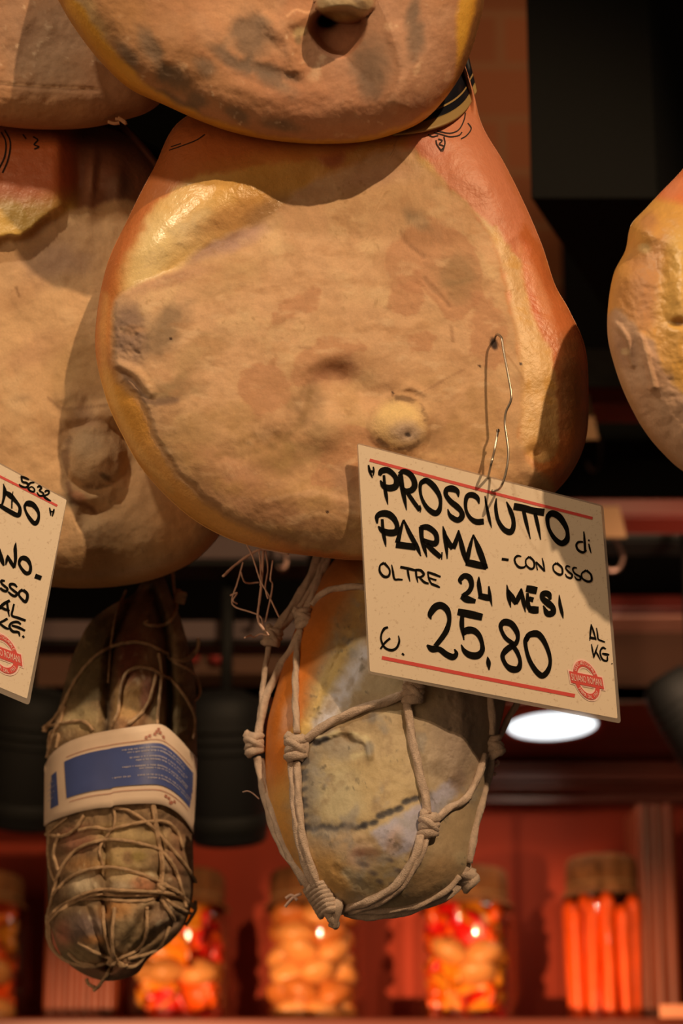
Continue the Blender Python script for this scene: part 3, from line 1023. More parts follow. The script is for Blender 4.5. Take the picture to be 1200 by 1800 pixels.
def paint_upper(x, y, D):
    f = Field(x, y, (200, 148, 96), 0.78)
    face = [(130, -40), (150, 20), (185, 72), (222, 112), (262, 152), (330, 192), (420, 226), (520, 246), (620, 244), (700, 226), (750, 196), (790, 150), (806, 100), (800, 40), (808, -30), (790, -200), (640, -340), (400, -360), (220, -260)]
    f.face = sdist(x, y, catmull(face, 4, True)) + 4 * f.e1
    fm = sstep(-6, 6, f.face)
    f.paint(np.ones_like(x), (208, 140, 42), rough=.42)
    f.paint(sstep(10, 2, D) * sstep(400, 200, x), (184, 118, 38), .6)
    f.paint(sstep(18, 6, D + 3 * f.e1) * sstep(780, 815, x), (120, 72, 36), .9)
    f.paint(f.blob(815, 30, 10, 60, 8, .5, .3), (214, 152, 52), .8)
    c0 = f.c.copy(); r0 = f.r.copy()
    f.c[:] = (176, 116, 74); f.r[:] = .82
    f.paint(sstep(-.1, .8, f.e2), (168, 110, 66), .7)
    f.paint(sstep(.0, .8, fbm(x, y, 60, 91, 4)), (188, 136, 94), .5)
    f.paint(f.blob(240, 60, 110, 90, 40, .7, .4), (150, 100, 56), .6)
    f.paint(f.blob(200, 30, 50, 60, 20, .6, .4), (156, 104, 54), .6)
    f.paint(f.blob(680, 90, 110, 130, 0, .6, .3), (176, 126, 90), .65)
    f.paint(f.blob(710, 200, 60, 30, -20, .6, .4), (184, 136, 102), .5)
    f.paint(f.blob(560, 190, 160, 50, 0, .7, .3), (176, 112, 72), .6)
    f.paint(f.blob(430, 40, 60, 60, 0, .6, .4), (202, 144, 94), .6)
    f.paint(f.blob(320, 120, 160, 30, 28, .7, .4), (158, 106, 60), .55)
    for cx, cy, rx, ry, an in ((265, 85, 36, 15, 60), (298, 130, 26, 16, 20), (225, 100, 26, 12, 60), (360, 118, 18, 12, 40), (350, 178, 18, 12, 20), (470, 124, 52, 10, 14), (485, 145, 34, 12, 30), (490, 220, 42, 10, 10), (420, 205, 26, 10, 35), (440, 60, 30, 34, 80), (405, 105, 34, 10, 40), (300, 175, 60, 8, 25), (730, 70, 12, 34, 5), (725, 20, 10, 26, 20), (655, 130, 26, 46, 0)):
        f.paint(f.blob(cx, cy, rx, ry, an, .7, .6), (98, 78, 58), .6)
    f.paint(sstep(.35, .9, f.e1) * sstep(-.2, .5, fbm(x, y, 90, 15, 3)), (216, 172, 124), .5)
    f.paint(sstep(.6, .95, f.e3) * sstep(0, .6, f.e2), (224, 186, 140), .5)
    f.paint(f.blob(150, 20, 18, 50, -28, .6, .4), (196, 154, 92), .6)
    # open joint socket
    soc = [(540, 48), (552, 24), (575, 12), (612, 10), (640, 26), (644, 50), (628, 84), (600, 104), (572, 96), (552, 76)]
    sk = f.poly(soc, 4, 2)
    f.socket = sk
    f.paint(sk, (182, 118, 78), .9)
    f.paint(f.blob(575, 36, 18, 12, -10, .3, .1), (26, 20, 16), .95)
    f.paint(f.blob(526, 56, 12, 9, -30, .5, .4), (218, 180, 118), .8)
    f.paint(f.blob(524, 70, 6, 8, 0, .5, .4), (120, 92, 56), .7)
    f.paint(f.line([(505, 28), (520, 17), (540, 22), (556, 14), (560, 2)], 2.2, .8), (222, 160, 108), .7)
    kd = np.hypot((x - 606) / 1.25, y - 0) + 3 * f.e1
    f.knob = kd
    f.paint(sstep(44, 36, kd), (176, 140, 92), 1, .55)
    f.paint(sstep(42, 34, kd) * sstep(10, 30, y), (200, 148, 70), .6)
    f.paint(f.blob(632, 4, 16, 5, 30, .5, .4), (110, 82, 52), .7)
    f.paint(f.blob(615, 18, 26, 10, 10, .7, .4), (158, 128, 92), .5)
    fc = f.c.copy(); fr = f.r.copy()
    f.c = c0 * (1 - fm[:, None]) + fc * fm[:, None]; f.r = r0 * (1 - fm) + fr * fm
    h = f.h
    h += .0008 * f.e2 * fm + .0002 * f.e1 * fm + .00013 * f.e3 * fm
    h -= .016 * sk * sstep(0, 14, sdist(x, y, catmull(soc, 4, True)) + 0) + .010 * f.gauss(575, 36, 16, 11)
    h += .022 * np.sqrt(np.clip(1 - (np.minimum(kd, 42) / 42) ** 2, 0, 1))
    h += .003 * f.gauss(520, 35, 30, 16, -20) - .0018 * f.gauss(480, 128, 40, 12, 15) - .0014 * f.gauss(270, 95, 40, 16, 55)
    h += .004 * f.gauss(660, 130, 60, 80) + .004 * f.gauss(330, 70, 70, 50) + .0006 * f.line([(420, 150), (480, 170), (560, 160)], 10, 4, 1)
    h += .0025 * f.line([(700, 60), (716, 120), (700, 180)], 14, 4, 1) + .002 * f.line([(470, 40), (500, 70), (520, 120)], 12, 4, 1)
    return f


up_body = Body(UP_OUT, (490, -60), 0.815, 0.034, 85, 0.024, paint_upper, tilt=(0, .045))
up = empty('cured_ham', tuple(P(490, -60, 0.812)), 'mould-speckled ham hanging at the top centre with an open bone socket', 'ham', 'cured hams on the bone')
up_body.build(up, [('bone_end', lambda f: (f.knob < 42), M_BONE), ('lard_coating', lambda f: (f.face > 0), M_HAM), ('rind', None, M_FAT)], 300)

# ---------------------------------------------------------------- upper left ham
UL_OUT = [(-120, 196), (-40, 214), (30, 225), (100, 228), (160, 224), (215, 212), (262, 196), (290, 168), (305, 110), (300, 20), (270, -120), (160, -240), (0, -280), (-180, -230), (-290, -100), (-300, 30), (-240, 130)]


def paint_ul(x, y, D):
    f = Field(x, y, (166, 112, 70), .8)
    f.face = D - 3
    f.paint(sstep(-.1, .8, f.e2), (150, 98, 60), .6)
    f.paint(f.blob(90, 80, 70, 80, 0, .7, .4), (132, 98, 66), .6)
    f.paint(f.blob(70, 60, 60, 50, 30, .7, .5), (180, 136, 98), .5)
    f.paint(f.blob(20, 40, 50, 50, 30, .7, .5), (144, 98, 64), .5)
    f.paint(f.blob(60, 190, 140, 24, 4, .7, .4), (172, 114, 66), .6)
    f.paint(sstep(.4, .9, f.e3) * sstep(0, .5, f.e1) * sstep(170, 120, y), (210, 170, 126), .6)
    f.paint(f.line([(-20, 146), (40, 152), (110, 156), (170, 158)], 1.6, 1), (128, 84, 50), .7)
    f.paint(f.line([(-20, 143), (40, 149), (110, 153), (170, 155)], 1.6, 1), (216, 160, 106), .5)
    f.paint(sstep(10, 2, D), (188, 120, 66), .6)
    f.h += .0012 * f.e2 + .0004 * f.e1 + .00016 * f.e3 - .0007 * f.line([(-20, 146), (60, 153), (170, 158)], 4, 1, 1)
    return f


ul_body = Body(UL_OUT, (0, 0), 0.874, 0.030, 85, 0.028, paint_ul, tilt=(0, .04))
ul = empty('cured_ham', tuple(P(0, 0, 0.88)), 'half-shaded ham at the top left corner with a grey-tan face', 'ham', 'cured hams on the bone')
ul_body.build(ul, [('lard_coating', lambda f: (f.face > 0), M_HAM), ('rind', None, M_FAT)], 200)
# loose shred under it
for k, (s, w0) in enumerate((([(203, 209), (212, 211), (221, 217), (218, 213), (208, 207)], 1), ([(190, 214), (200, 217), (210, 216)], 1))):
    c = catmull(s, 6); v, f = tube(PV(c[:, 0], c[:, 1], np.full(len(c), .866)), .0011, 6)
    mesh_obj('dried_shred', v, f, mat('dried_shred', (190, 128, 80), .8), ul)

# ---------------------------------------------------------------- left ham
LF_OUT = [(396, 925), (352, 978), (300, 1008), (240, 1026), (170, 1034), (100, 1033), (20, 1022), (-90, 980), (-220, 880), (-310, 720), (-330, 540), (-280, 380), (-200, 270), (-110, 200), (0, 160), (110, 160), (210, 210), (290, 300), (350, 420), (400, 580), (420, 740), (415, 860)]


def paint_left(x, y, D):
    f = Field(x, y, (200, 148, 98), .78)
    face = [(430, 930), (380, 1000), (200, 1060), (0, 1050), (-200, 920), (-320, 700), (-300, 520), (-160, 470), (-60, 445), (0, 430), (40, 420), (75, 398), (100, 380), (125, 368), (160, 362), (205, 352), (250, 360), (330, 420), (430, 600)]
    f.face = sdist(x, y, catmull(face, 4, True)) + 6 * f.e1
    fm = sstep(-5, 5, f.face)
    f.paint(np.ones_like(x), (206, 106, 52), rough=.45)
    f.paint(sstep(330, 372, y + .12 * x + 6 * f.e2), (206, 150, 60), 1, .42)
    f.paint(sstep(352, 396, y + .3 * x + 6 * f.e2), (198, 150, 66), .6)
    f.paint(f.blob(60, 310, 60, 46, 10, .7, .4), (214, 110, 62), .7)
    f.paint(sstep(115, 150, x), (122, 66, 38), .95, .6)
    f.paint(f.blob(160, 340, 16, 36, 10, .5, .4), (160, 104, 66), .6)
    f.paint(f.blob(205, 340, 22, 30, 0, .5, .4), (134, 92, 64), .7)
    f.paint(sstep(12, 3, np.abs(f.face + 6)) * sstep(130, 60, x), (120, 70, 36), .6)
    c0 = f.c.copy(); r0 = f.r.copy()
    f.c[:] = (204, 152, 98); f.r[:] = .78
    f.paint(sstep(-.1, .8, f.e2), (212, 166, 112), .6)
    f.paint(sstep(.0, .8, fbm(x, y, 90, 83, 4)), (186, 136, 86), .6)
    f.paint(f.blob(90, 450, 70, 40, -30, .7, .4), (182, 134, 92), .6)
    for cx, cy, rx, ry, an, a, cc in ((100, 460, 50, 24, 0, .5, (160, 118, 88)), (60, 620, 60, 20, -25, .4, (180, 124, 82)), (150, 640, 50, 60, 30, .4, (156, 114, 62)), (30, 520, 40, 16, -30, .4, (176, 122, 76)), (130, 760, 60, 26, -20, .45, (160, 114, 72)), (230, 740, 40, 70, 20, .4, (140, 102, 58)),
                                 (60, 740, 60, 20, 10, .4, (168, 118, 70)), (120, 880, 20, 14, 0, .55, (120, 100, 72)), (240, 900, 70, 50, -20, .4, (168, 118, 70)), (200, 980, 120, 22, -5, .4, (176, 126, 70)), (330, 920, 40, 50, 30, .5, (182, 116, 58)), (150, 735, 20, 26, 0, .4, (140, 100, 70)),
                                 (40, 700, 16, 8, 0, .4, (130, 94, 60)), (170, 690, 60, 10, -10, .4, (150, 108, 66))):
        f.paint(f.blob(cx, cy, rx, ry, an, .7, .5), cc, a)
    f.paint(sstep(.55, .9, f.e3) * sstep(-.2, .5, f.e2), (150, 106, 64), .4)
    f.paint(sstep(26, 6, D) * sstep(880, 960, y), (204, 134, 66), .6)
    f.paint(f.line([(85, 700), (110, 718), (150, 716), (190, 712)], 2.6, 1), (124, 84, 50), .5)
    f.paint(f.line([(28, 505), (34, 520)], 1.8, 1), (110, 72, 40), .6)
    kd = np.hypot(x - 165, (y - 803) * 1.02) + 5 * f.e1
    f.knob = kd
    f.paint(sstep(56, 44, kd), (184, 138, 90), .9)
    f.paint(f.blob(150, 780, 30, 20, -20, .6, .4), (170, 134, 94), .6)
    f.paint(f.blob(178, 822, 14, 12, 0, .5, .5), (206, 152, 100), .6)
    f.paint(f.blob(184, 838, 12, 5, 30, .5, .7), (90, 62, 38), .7)
    f.paint(sstep(9, 3, np.abs(kd - 54)) * sstep(-.1, .4, f.e1), (110, 74, 46), .6)
    f.paint(f.line([(118, 850), (130, 880), (150, 888), (165, 900)], 4, 2, 1), (118, 70, 42), .6)
    f.paint(f.blob(138, 872, 16, 8, 20, .4, .3), (206, 130, 84), .7)
    fc = f.c.copy(); fr = f.r.copy()
    f.c = c0 * (1 - fm[:, None]) + fc * fm[:, None]; f.r = r0 * (1 - fm) + fr * fm
    h = f.h
    h -= .035 * sstep(262, 190, y)
    h += .0011 * f.e2 + .0004 * f.e1 * fm + .00015 * f.e3 * fm
    h += .008 * sstep(6, -16, f.face) * sstep(140, 90, x)
    h -= .010 * sstep(100, 140, x) * sstep(380, 330, y)
    h += .006 * f.gauss(205, 330, 16, 40) + .005 * f.gauss(160, 320, 10, 50, 5)
    h += .011 * (1 - (np.minimum(kd, 58) / 58) ** 2) ** 1.0 - .0015 * np.exp(-((kd - 60) / 12) ** 2) + .0015 * f.e1 * sstep(50, 30, kd)
    h -= .004 * f.gauss(150, 895, 34, 13, 15)
    h += .005 * f.line([(120, 700), (150, 735), (215, 730)], 16, 4, 1) - .004 * f.line([(210, 730), (232, 800), (215, 870), (150, 910)], 14, 4, 1)
    return f


lf_body = Body(LF_OUT, (60, 600), 0.943, 0.042, 110, 0.07, paint_left, tilt=(0, .02))
lf = empty('cured_ham', tuple(P(60, 600, 0.955)), 'ham at the left edge with a grey joint knob above the cut-off price sign', 'ham', 'cured hams on the bone')
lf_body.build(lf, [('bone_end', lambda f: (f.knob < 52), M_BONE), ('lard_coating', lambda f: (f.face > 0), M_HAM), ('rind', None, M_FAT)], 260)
ink_mark('brand_mark', lf_body, [[(2, 232), (10, 250), (8, 275), (-4, 300)], [(8, 228), (18, 250), (14, 280), (4, 304)], [(58, 240), (66, 246), (60, 254), (68, 258), (60, 262)], [(40, 236), (46, 244)]], 2.6, lf)['label'] = 'dark burnt brand arcs on the pink skin'

# ---------------------------------------------------------------- right ham
RT_OUT = [(1200, 296), (1160, 338), (1136, 364), (1108, 396), (1098, 440), (1078, 480), (1068, 535), (1067, 590), (1078, 640), (1098, 695), (1130, 755), (1165, 798), (1205, 832), (1280, 868), (1400, 880), (1520, 820), (1590, 690), (1590, 540), (1530, 400), (1450, 290), (1400, 160), (1370, 60), (1320, 40), (1290, 110), (1250, 230)]


def paint_right(x, y, D):
    f = Field(x, y, (196, 146, 100), .78)
    face = [(1062, 560), (1090, 545), (1130, 590), (1150, 600), (1165, 640), (1180, 660), (1200, 690), (1300, 730), (1450, 760), (1500, 860), (1300, 900), (1190, 840), (1120, 760), (1070, 650)]
    f.face = sdist(x, y, catmull(face, 4, True)) + 5 * f.e1
    fm = sstep(-6, 6, f.face)
    f.paint(np.ones_like(x), (212, 146, 64), rough=.42)
    f.paint(f.blob(1110, 540, 34, 90, 6, .6, .4), (186, 118, 60), .75, .6)
    f.paint(f.blob(1140, 470, 26, 70, 10, .6, .5), (188, 122, 70), .7)
    f.paint(f.blob(1130, 400, 30, 40, 20, .6, .4), (208, 142, 62), .7)
    f.paint(f.blob(1140, 390, 16, 22, 10, .6, .4), (168, 106, 66), .6)
    f.paint(f.blob(1190, 520, 26, 90, 0, .6, .3), (232, 172, 84), .85, .3)
    f.paint(f.blob(1196, 440, 20, 40, 0, .6, .3), (222, 168, 82), .7)
    f.paint(f.blob(1198, 640, 24, 50, 0, .6, .4), (212, 148, 56), .8)
    f.paint(f.blob(1194, 566, 14, 8, 10, .5, .4), (140, 84, 30), .7)
    f.paint(f.blob(1132, 436, 10, 9, 0, .5, .5), (214, 170, 104), .8)
    f.paint(sstep(372, 346, y - .75 * (x - 1150) * 0 + 0.2 * (1200 - x) + 6 * f.e2), (214, 108, 56), .95, .45)
    f.paint(f.blob(1182, 330, 14, 24, 40, .6, .3), (216, 130, 84), .6)
    f.paint(sstep(10, 2, D) * sstep(380, 480, y), (200, 132, 48), .6)
    c0 = f.c.copy(); r0 = f.r.copy()
    f.c[:] = (196, 146, 104); f.r[:] = .75
    f.paint(sstep(0, .8, f.e2), (182, 128, 86), .5)
    f.paint(f.blob(1095, 612, 20, 30, -20, .6, .4), (160, 110, 76), .5)
    f.paint(f.blob(1098, 618, 6, 5, 0, .5, .5), (210, 170, 116), .7)
    f.paint(f.line([(1130, 600), (1140, 630), (1150, 680)], 3, 1.5, 1), (160, 116, 76), .5)
    f.paint(f.line([(1085, 580), (1102, 600), (1108, 640)], 3, 1.5, 1), (160, 116, 76), .5)
    f.paint(sstep(16, 4, D), (178, 124, 72), .5)
    fc = f.c.copy(); fr = f.r.copy()
    f.c = c0 * (1 - fm[:, None]) + fc * fm[:, None]; f.r = r0 * (1 - fm) + fr * fm
    h = f.h
    h += .0012 * f.e2 + .0005 * f.e1 + .00015 * f.e3
    h += .0025 * f.line([(1126, 592), (1136, 630), (1148, 680)], 5, 2, 1) + .002 * f.line([(1082, 568), (1100, 596), (1110, 640)], 5, 2, 1)
    h += .006 * f.gauss(1200, 500, 26, 90) - .006 * f.gauss(1192, 568, 16, 8) * .6 - .002 * f.gauss(1160, 520, 22, 100) + .004 * f.gauss(1130, 400, 30, 30)
    return f


rt_body = Body(RT_OUT, (1330, 560), 0.792, 0.045, 170, 0.09, paint_right)
rt = empty('cured_ham', tuple(P(1330, 560, 0.805)), 'yellow-fatted ham cut off by the right edge of the picture', 'ham', 'cured hams on the bone')
rt_body.build(rt, [('lard_coating', lambda f: (f.face > 0), M_HAM), ('rind', None, M_FAT)], 240)

# dark slanting bar in the gap between the left hams
a = P(165, 222, 1.02); 
c = np.array([P(160, 214, .985), P(278, 272, .965), P(340, 300, .96)])
v, f = tube(c, 0.0045, 8); o = mesh_obj('slanting_bar', v, f, mat('dark_bar', (12, 9, 7), .6, direct=True)); tag(o, 'dark slanting bar in the gap between the left ham and the centre ham', 'cord', )

# ================================================================== price signs
def quad_depths(c, zmean):
    """depths that make the four photo corners a true parallelogram"""
    r = np.array([AR * ((x - CX) / FPX) + AU * ((CY - y) / FPX) + AF for x, y in c])
    # z0 r0 + z2 r2 = z1 r1 + z3 r3, z0 = 1
    A = np.stack([-r[1], r[2], -r[3]], 1)
    s = np.linalg.solve(A, -r[0])
    z = np.array([1.0, s[0], s[1], s[2]])
    return z * zmean / z.mean()


class Plane:
    def __init__(self, corners, z):
        self.p = np.array([P(x, y, q) for (x, y), q in zip(corners, z)])
        self.n = np.cross(self.p[1] - self.p[0], self.p[3] - self.p[0]); self.n /= np.linalg.norm(self.n)
        if self.n @ AF > 0:
            self.n = -self.n
        self.o = self.p[0]

    def at(self, x, y, off=0.0):
        d = AR * ((np.asarray(x, float)[..., None] - CX) / FPX) + AU * ((CY - np.asarray(y, float)[..., None]) / FPX) + AF
        o = self.o + self.n * off
        t = ((o - CAM) @ self.n) / (d @ self.n)
        return CAM + d * t[..., None]


def ribbon(strokes, plane, off, per=10):
    """marker strokes [(x, y, width)...] laid on a sign"""
    parts = []
    for s in strokes:
        c = catmull(s, per)
        xy = c[:, :2]; w = np.maximum(c[:, 2], .8)
        keep = np.concatenate([[True], np.hypot(*np.diff(xy, axis=0).T) > 1e-4]); xy = xy[keep]; w = w[keep]
        d = np.gradient(xy, axis=0); n = np.stack([-d[:, 1], d[:, 0]], 1); n /= np.linalg.norm(n, axis=1)[:, None] + 1e-9
        l = xy + n * w[:, None] / 2; r = xy - n * w[:, None] / 2
        V = np.concatenate([plane.at(l[:, 0], l[:, 1], off), plane.at(r[:, 0], r[:, 1], off)])
        m = len(xy)
        parts.append((list(V), [(i, i + 1, m + i + 1, m + i) for i in range(m - 1)]))
    return merge(parts)


def zoomed(ox, oy, s, strokes):
    return [[(ox + a / s, oy + b / s, 1.12 * w / s) for a, b, w in st] for st in strokes]


def text_tris(string, name='t'):
    cu = bpy.data.curves.new(name, 'FONT'); cu.body = string; cu.align_x = 'CENTER'; cu.align_y = 'CENTER'; cu.resolution_u = 2
    ob = bpy.data.objects.new(name, cu); COL.objects.link(ob)
    dg = bpy.context.evaluated_depsgraph_get(); dg.update()
    me = bpy.data.meshes.new_from_object(ob.evaluated_get(dg))
    v = np.array([tuple(q.co) for q in me.vertices]) if len(me.vertices) else np.zeros((0, 3))
    f = [tuple(p.vertices) for p in me.polygons]
    bpy.data.objects.remove(ob); bpy.data.curves.remove(cu); bpy.data.meshes.remove(me)
    return v, f


M_INK = mat('marker_ink', (9, 8, 7), 0.8, 0, 0.12, direct=True)
M_PRINTRED = mat('printed_red', (206, 66, 52), 0.5)
M_PINK = mat('printed_pink', (246, 186, 152), 0.5)


def paper_mat():
    m, nt, b = principled('kraft_paper')
    tc = nt.nodes.new('ShaderNodeTexCoord')
    n = nt.nodes.new('ShaderNodeTexNoise'); n.inputs['Scale'].default_value = 520; n.inputs['Detail'].default_value = 3
    nt.links.new(tc.outputs['Object'], n.inputs['Vector'])
    cr = nt.nodes.new('ShaderNodeValToRGB')
    base = alb((222, 186, 142)); dk = alb((196, 158, 116))
    cr.color_ramp.elements[0].position = .24; cr.color_ramp.elements[0].color = (*dk, 1)
    cr.color_ramp.elements[1].position = .40; cr.color_ramp.elements[1].color = (*base, 1)
    nt.links.new(n.outputs[0], cr.inputs[0]); nt.links.new(cr.outputs[0], b.inputs['Base Color'])
    b.inputs['Roughness'].default_value = 0.5; b.inputs['Coat Weight'].default_value = 0.0; b.inputs['Coat Roughness'].default_value = 0.25
    return m


M_PAPER = paper_mat()
M_LAM = clear_mat('laminate_film', (0.93, 0.9, 0.87), 0.25, 0.2, 0.38)


def rounded(c, r, seg=5):
    out = []
    c = np.asarray(c, float)
    for i in range(4):
        a, b, d = c[i - 1], c[i], c[(i + 1) % 4]
        u = (a - b) / np.linalg.norm(a - b); w = (d - b) / np.linalg.norm(d - b)
        p0, p1 = b + u * r, b + w * r
        for k in range(seg + 1):
            t = k / seg
            out.append((1 - t) ** 2 * p0 + 2 * t * (1 - t) * b + t * t * p1)
    return np.array(out)


def make_sign(corners, inner, z, label, cat='price sign'):
    pl = Plane(corners, z)
    cen = pl.p.mean(axis=0)
    root = empty('price_sign', tuple(cen), label, cat, )
    o = rounded(corners, 7); i = rounded(inner, 2.5)
    m = len(o)
    # paper
    fr = pl.at(i[:, 0], i[:, 1], 0.0003); bk = pl.at(i[:, 0], i[:, 1], -0.0003)
    mesh_obj('paper', np.concatenate([fr, bk]), [tuple(range(m)), tuple(range(2 * m - 1, m - 1, -1))] + [(k, (k + 1) % m, m + (k + 1) % m, m + k) for k in range(m)], M_PAPER, root, False)
    # clear border of the laminate
    a = pl.at(o[:, 0], o[:, 1], 0.00025); b = pl.at(i[:, 0], i[:, 1], 0.00025); c2 = pl.at(o[:, 0], o[:, 1], -0.00025); d2 = pl.at(i[:, 0], i[:, 1], -0.00025)
    fs = []
    for k in range(m):
        k2 = (k + 1) % m
        fs += [(k, k2, m + k2, m + k), (2 * m + k, 3 * m + k, 3 * m + k2, 2 * m + k2), (k, 2 * m + k, 2 * m + k2, k2)]
    lam = mesh_obj('laminate_border', np.concatenate([a, b, c2, d2]), fs, M_LAM, root, False); lam['label'] = 'clear plastic border'
    return root, pl


def lettering(root, pl, strokes, name='lettering', material=None, off=0.00055):
    v, f = ribbon(strokes, pl, off)
    return mesh_obj(name, v, f, material or M_INK, root, False)


def stamp(root, pl, c, eb, eu, ec):
    """round shop stamp: c centre, eb half banner vector, eu up vector (to the top), ec half circle width vector"""
    c = np.array(c); eb = np.array(eb); eu = np.array(eu); ec = np.array(ec)

    def ring(r0, r1, off, mname, m, parent, a0=0, a1=2 * math.pi, n=48):
        t = np.linspace(a0, a1, n)
        q0 = c + np.outer(np.cos(t) * r0, ec) + np.outer(np.sin(t) * r0, eu); q1 = c + np.outer(np.cos(t) * r1, ec) + np.outer(np.sin(t) * r1, eu)
        V = np.concatenate([pl.at(q0[:, 0], q0[:, 1], off), pl.at(q1[:, 0], q1[:, 1], off)])
        return list(V), [(i, i + 1, n + i + 1, n + i) for i in range(n - 1)]

    def rect(hw, hh, off):
        q = np.array([c - eb * hw - eu * hh, c + eb * hw - eu * hh, c + eb * hw + eu * hh, c - eb * hw + eu * hh])
        return list(pl.at(q[:, 0], q[:, 1], off)), [(0, 1, 2, 3)]
    v, f = merge([ring(.57, 1.03, .0006, '', None, None), rect(1.03, .36, .00062)])
    st = mesh_obj('shop_stamp', v, f, M_PINK, root, False)
    v, f = merge([ring(.66, .94, .0009, '', None, None), rect(.95, .285, .00092)])
    mesh_obj('stamp_ground', v, f, M_PRINTRED, st, False)
    parts = []
    tv, tf = text_tris('SILVANO ROMANI')
    w = tv[:, 0].max() - tv[:, 0].min(); hgt = tv[:, 1].max() - tv[:, 1].min()
    q = c + np.outer(tv[:, 0] / w * 2 * .88, eb) + np.outer(tv[:, 1] / hgt * .34, eu)
    parts.append((list(pl.at(q[:, 0], q[:, 1], .0012)), tf))
    for s, top in (('GUSTO ARTIGIANALE', True), ('PARMA DAL 1960', False)):
        span = rad(128 if top else 112)
        for k, ch in enumerate(s):
            if ch == ' ':
                continue
            u = (k + .5) / len(s) - .5
            th = math.pi / 2 - u * span if top else -math.pi / 2 + u * span
            tv, tf = text_tris(ch)
            lx = tv[:, 0] * .20; ly = tv[:, 1] * .26
            if top:
                X = np.cos(th) * (.815 + ly) + lx * math.sin(th); Y = np.sin(th) * (.815 + ly) - lx * math.cos(th)
            else:
                X = np.cos(th) * (.815 - ly) - lx * math.sin(th); Y = np.sin(th) * (.815 - ly) + lx * math.cos(th)
            q = c + np.outer(X, ec) + np.outer(Y, eu)
            parts.append((list(pl.at(q[:, 0], q[:, 1], .0012)), tf))
    v, f = merge(parts)
    mesh_obj('stamp_lettering', v, f, M_PINK, st, False)


MC = [(627, 778), (1060, 888), (1091, 1272), (647, 1184)]
MI = [(629, 781), (1056, 890), (1085, 1263), (650, 1180)]
zq = quad_depths(MC, 0.815)
print('sign depths', zq)
zq = np.array([0.822, 0.836, 0.848, 0.834])
sign, spl = make_sign(MC, MI, zq, 'large laminated price sign reading PROSCIUTTO di PARMA 25,80 on the centre ham')
bar1 = [[(649.5, 808.5, 5.2), (845, 861, 5.2), (1041, 911, 5.0)]]
bar2 = [[(671, 1156, 6.2), (840, 1190, 6.4), (1010, 1223, 6.4)]]
for b_ in (bar1, bar2):
    lettering(sign, spl, b_, 'red_line', M_PRINTRED, .0005)
L1 = zoomed(630, 780, 5.4545, [
    [(95, 203, 14), (108, 265, 24), (133, 328, 8)], [(141, 220, 12), (146, 262, 16), (140, 308, 8)], [(104, 262, 22), (142, 268, 20)],
    [(200, 305, 26), (222, 262, 52), (275, 253, 52), (330, 290, 45), (362, 345, 44), (355, 405, 58), (300, 425, 58), (240, 405, 46), (208, 350, 12)],
    [(243, 300, 22), (252, 420, 28), (265, 500, 30), (281, 584, 6)],
    [(388, 290, 30), (430, 265, 45), (490, 290, 50), (530, 350, 48), (535, 410, 52), (500, 448, 52), (440, 445, 40), (396, 370, 12)],
    [(400, 290, 44), (418, 420, 40), (440, 530, 34), (460, 638, 6)], [(468, 470, 34), (530, 560, 36), (588, 640, 36)], [(586, 588, 10), (594, 620, 14), (590, 658, 10)],
    [(605, 370, 40), (650, 352, 48), (720, 408, 52), (775, 500, 38), (785, 580, 30), (765, 650, 48), (720, 662, 50), (650, 605, 38), (602, 510, 26), (590, 420, 28), (605, 370, 40), (650, 352, 46)],
    [(958, 512, 8), (945, 455, 42), (895, 430, 58), (845, 440, 46), (838, 490, 38), (880, 550, 46), (940, 600, 52), (985, 650, 42), (990, 700, 50), (950, 732, 48), (895, 705, 44), (868, 670, 26), (855, 625, 8)],
    [(1156, 578, 8), (1138, 520, 40), (1090, 490, 50), (1045, 502, 44), (1026, 560, 32), (1032, 640, 28), (1070, 710, 36), (1130, 748, 50), (1200, 745, 52)]]) + \
    zoomed(830, 840, 5.0, [
        [(110, 158, 8), (125, 250, 20), (148, 360, 24), (168, 438, 6)],
        [(210, 178, 8), (205, 260, 26), (225, 370, 30), (275, 450, 40), (330, 475, 50), (358, 440, 38), (360, 370, 32), (335, 290, 34), (300, 208, 8)],
        [(363, 250, 56), (450, 265, 54), (540, 290, 54), (632, 303, 60)], [(450, 290, 28), (475, 400, 28), (510, 538, 6)], [(550, 310, 28), (575, 420, 28), (600, 544, 8)],
        [(660, 345, 34), (695, 312, 50), (760, 340, 52), (815, 420, 40), (835, 490, 30), (825, 550, 46), (780, 575, 46), (720, 530, 36), (670, 440, 26), (660, 345, 34), (695, 312, 48)],
        [(978, 470, 10), (985, 560, 18), (990, 645, 18)], [(972, 562, 14), (930, 565, 18), (912, 595, 16), (930, 635, 20), (970, 655, 20), (1002, 635, 14)],
        [(1018, 543, 14), (1028, 556, 12)], [(1022, 578, 10), (1030, 620, 14), (1042, 662, 6)]])
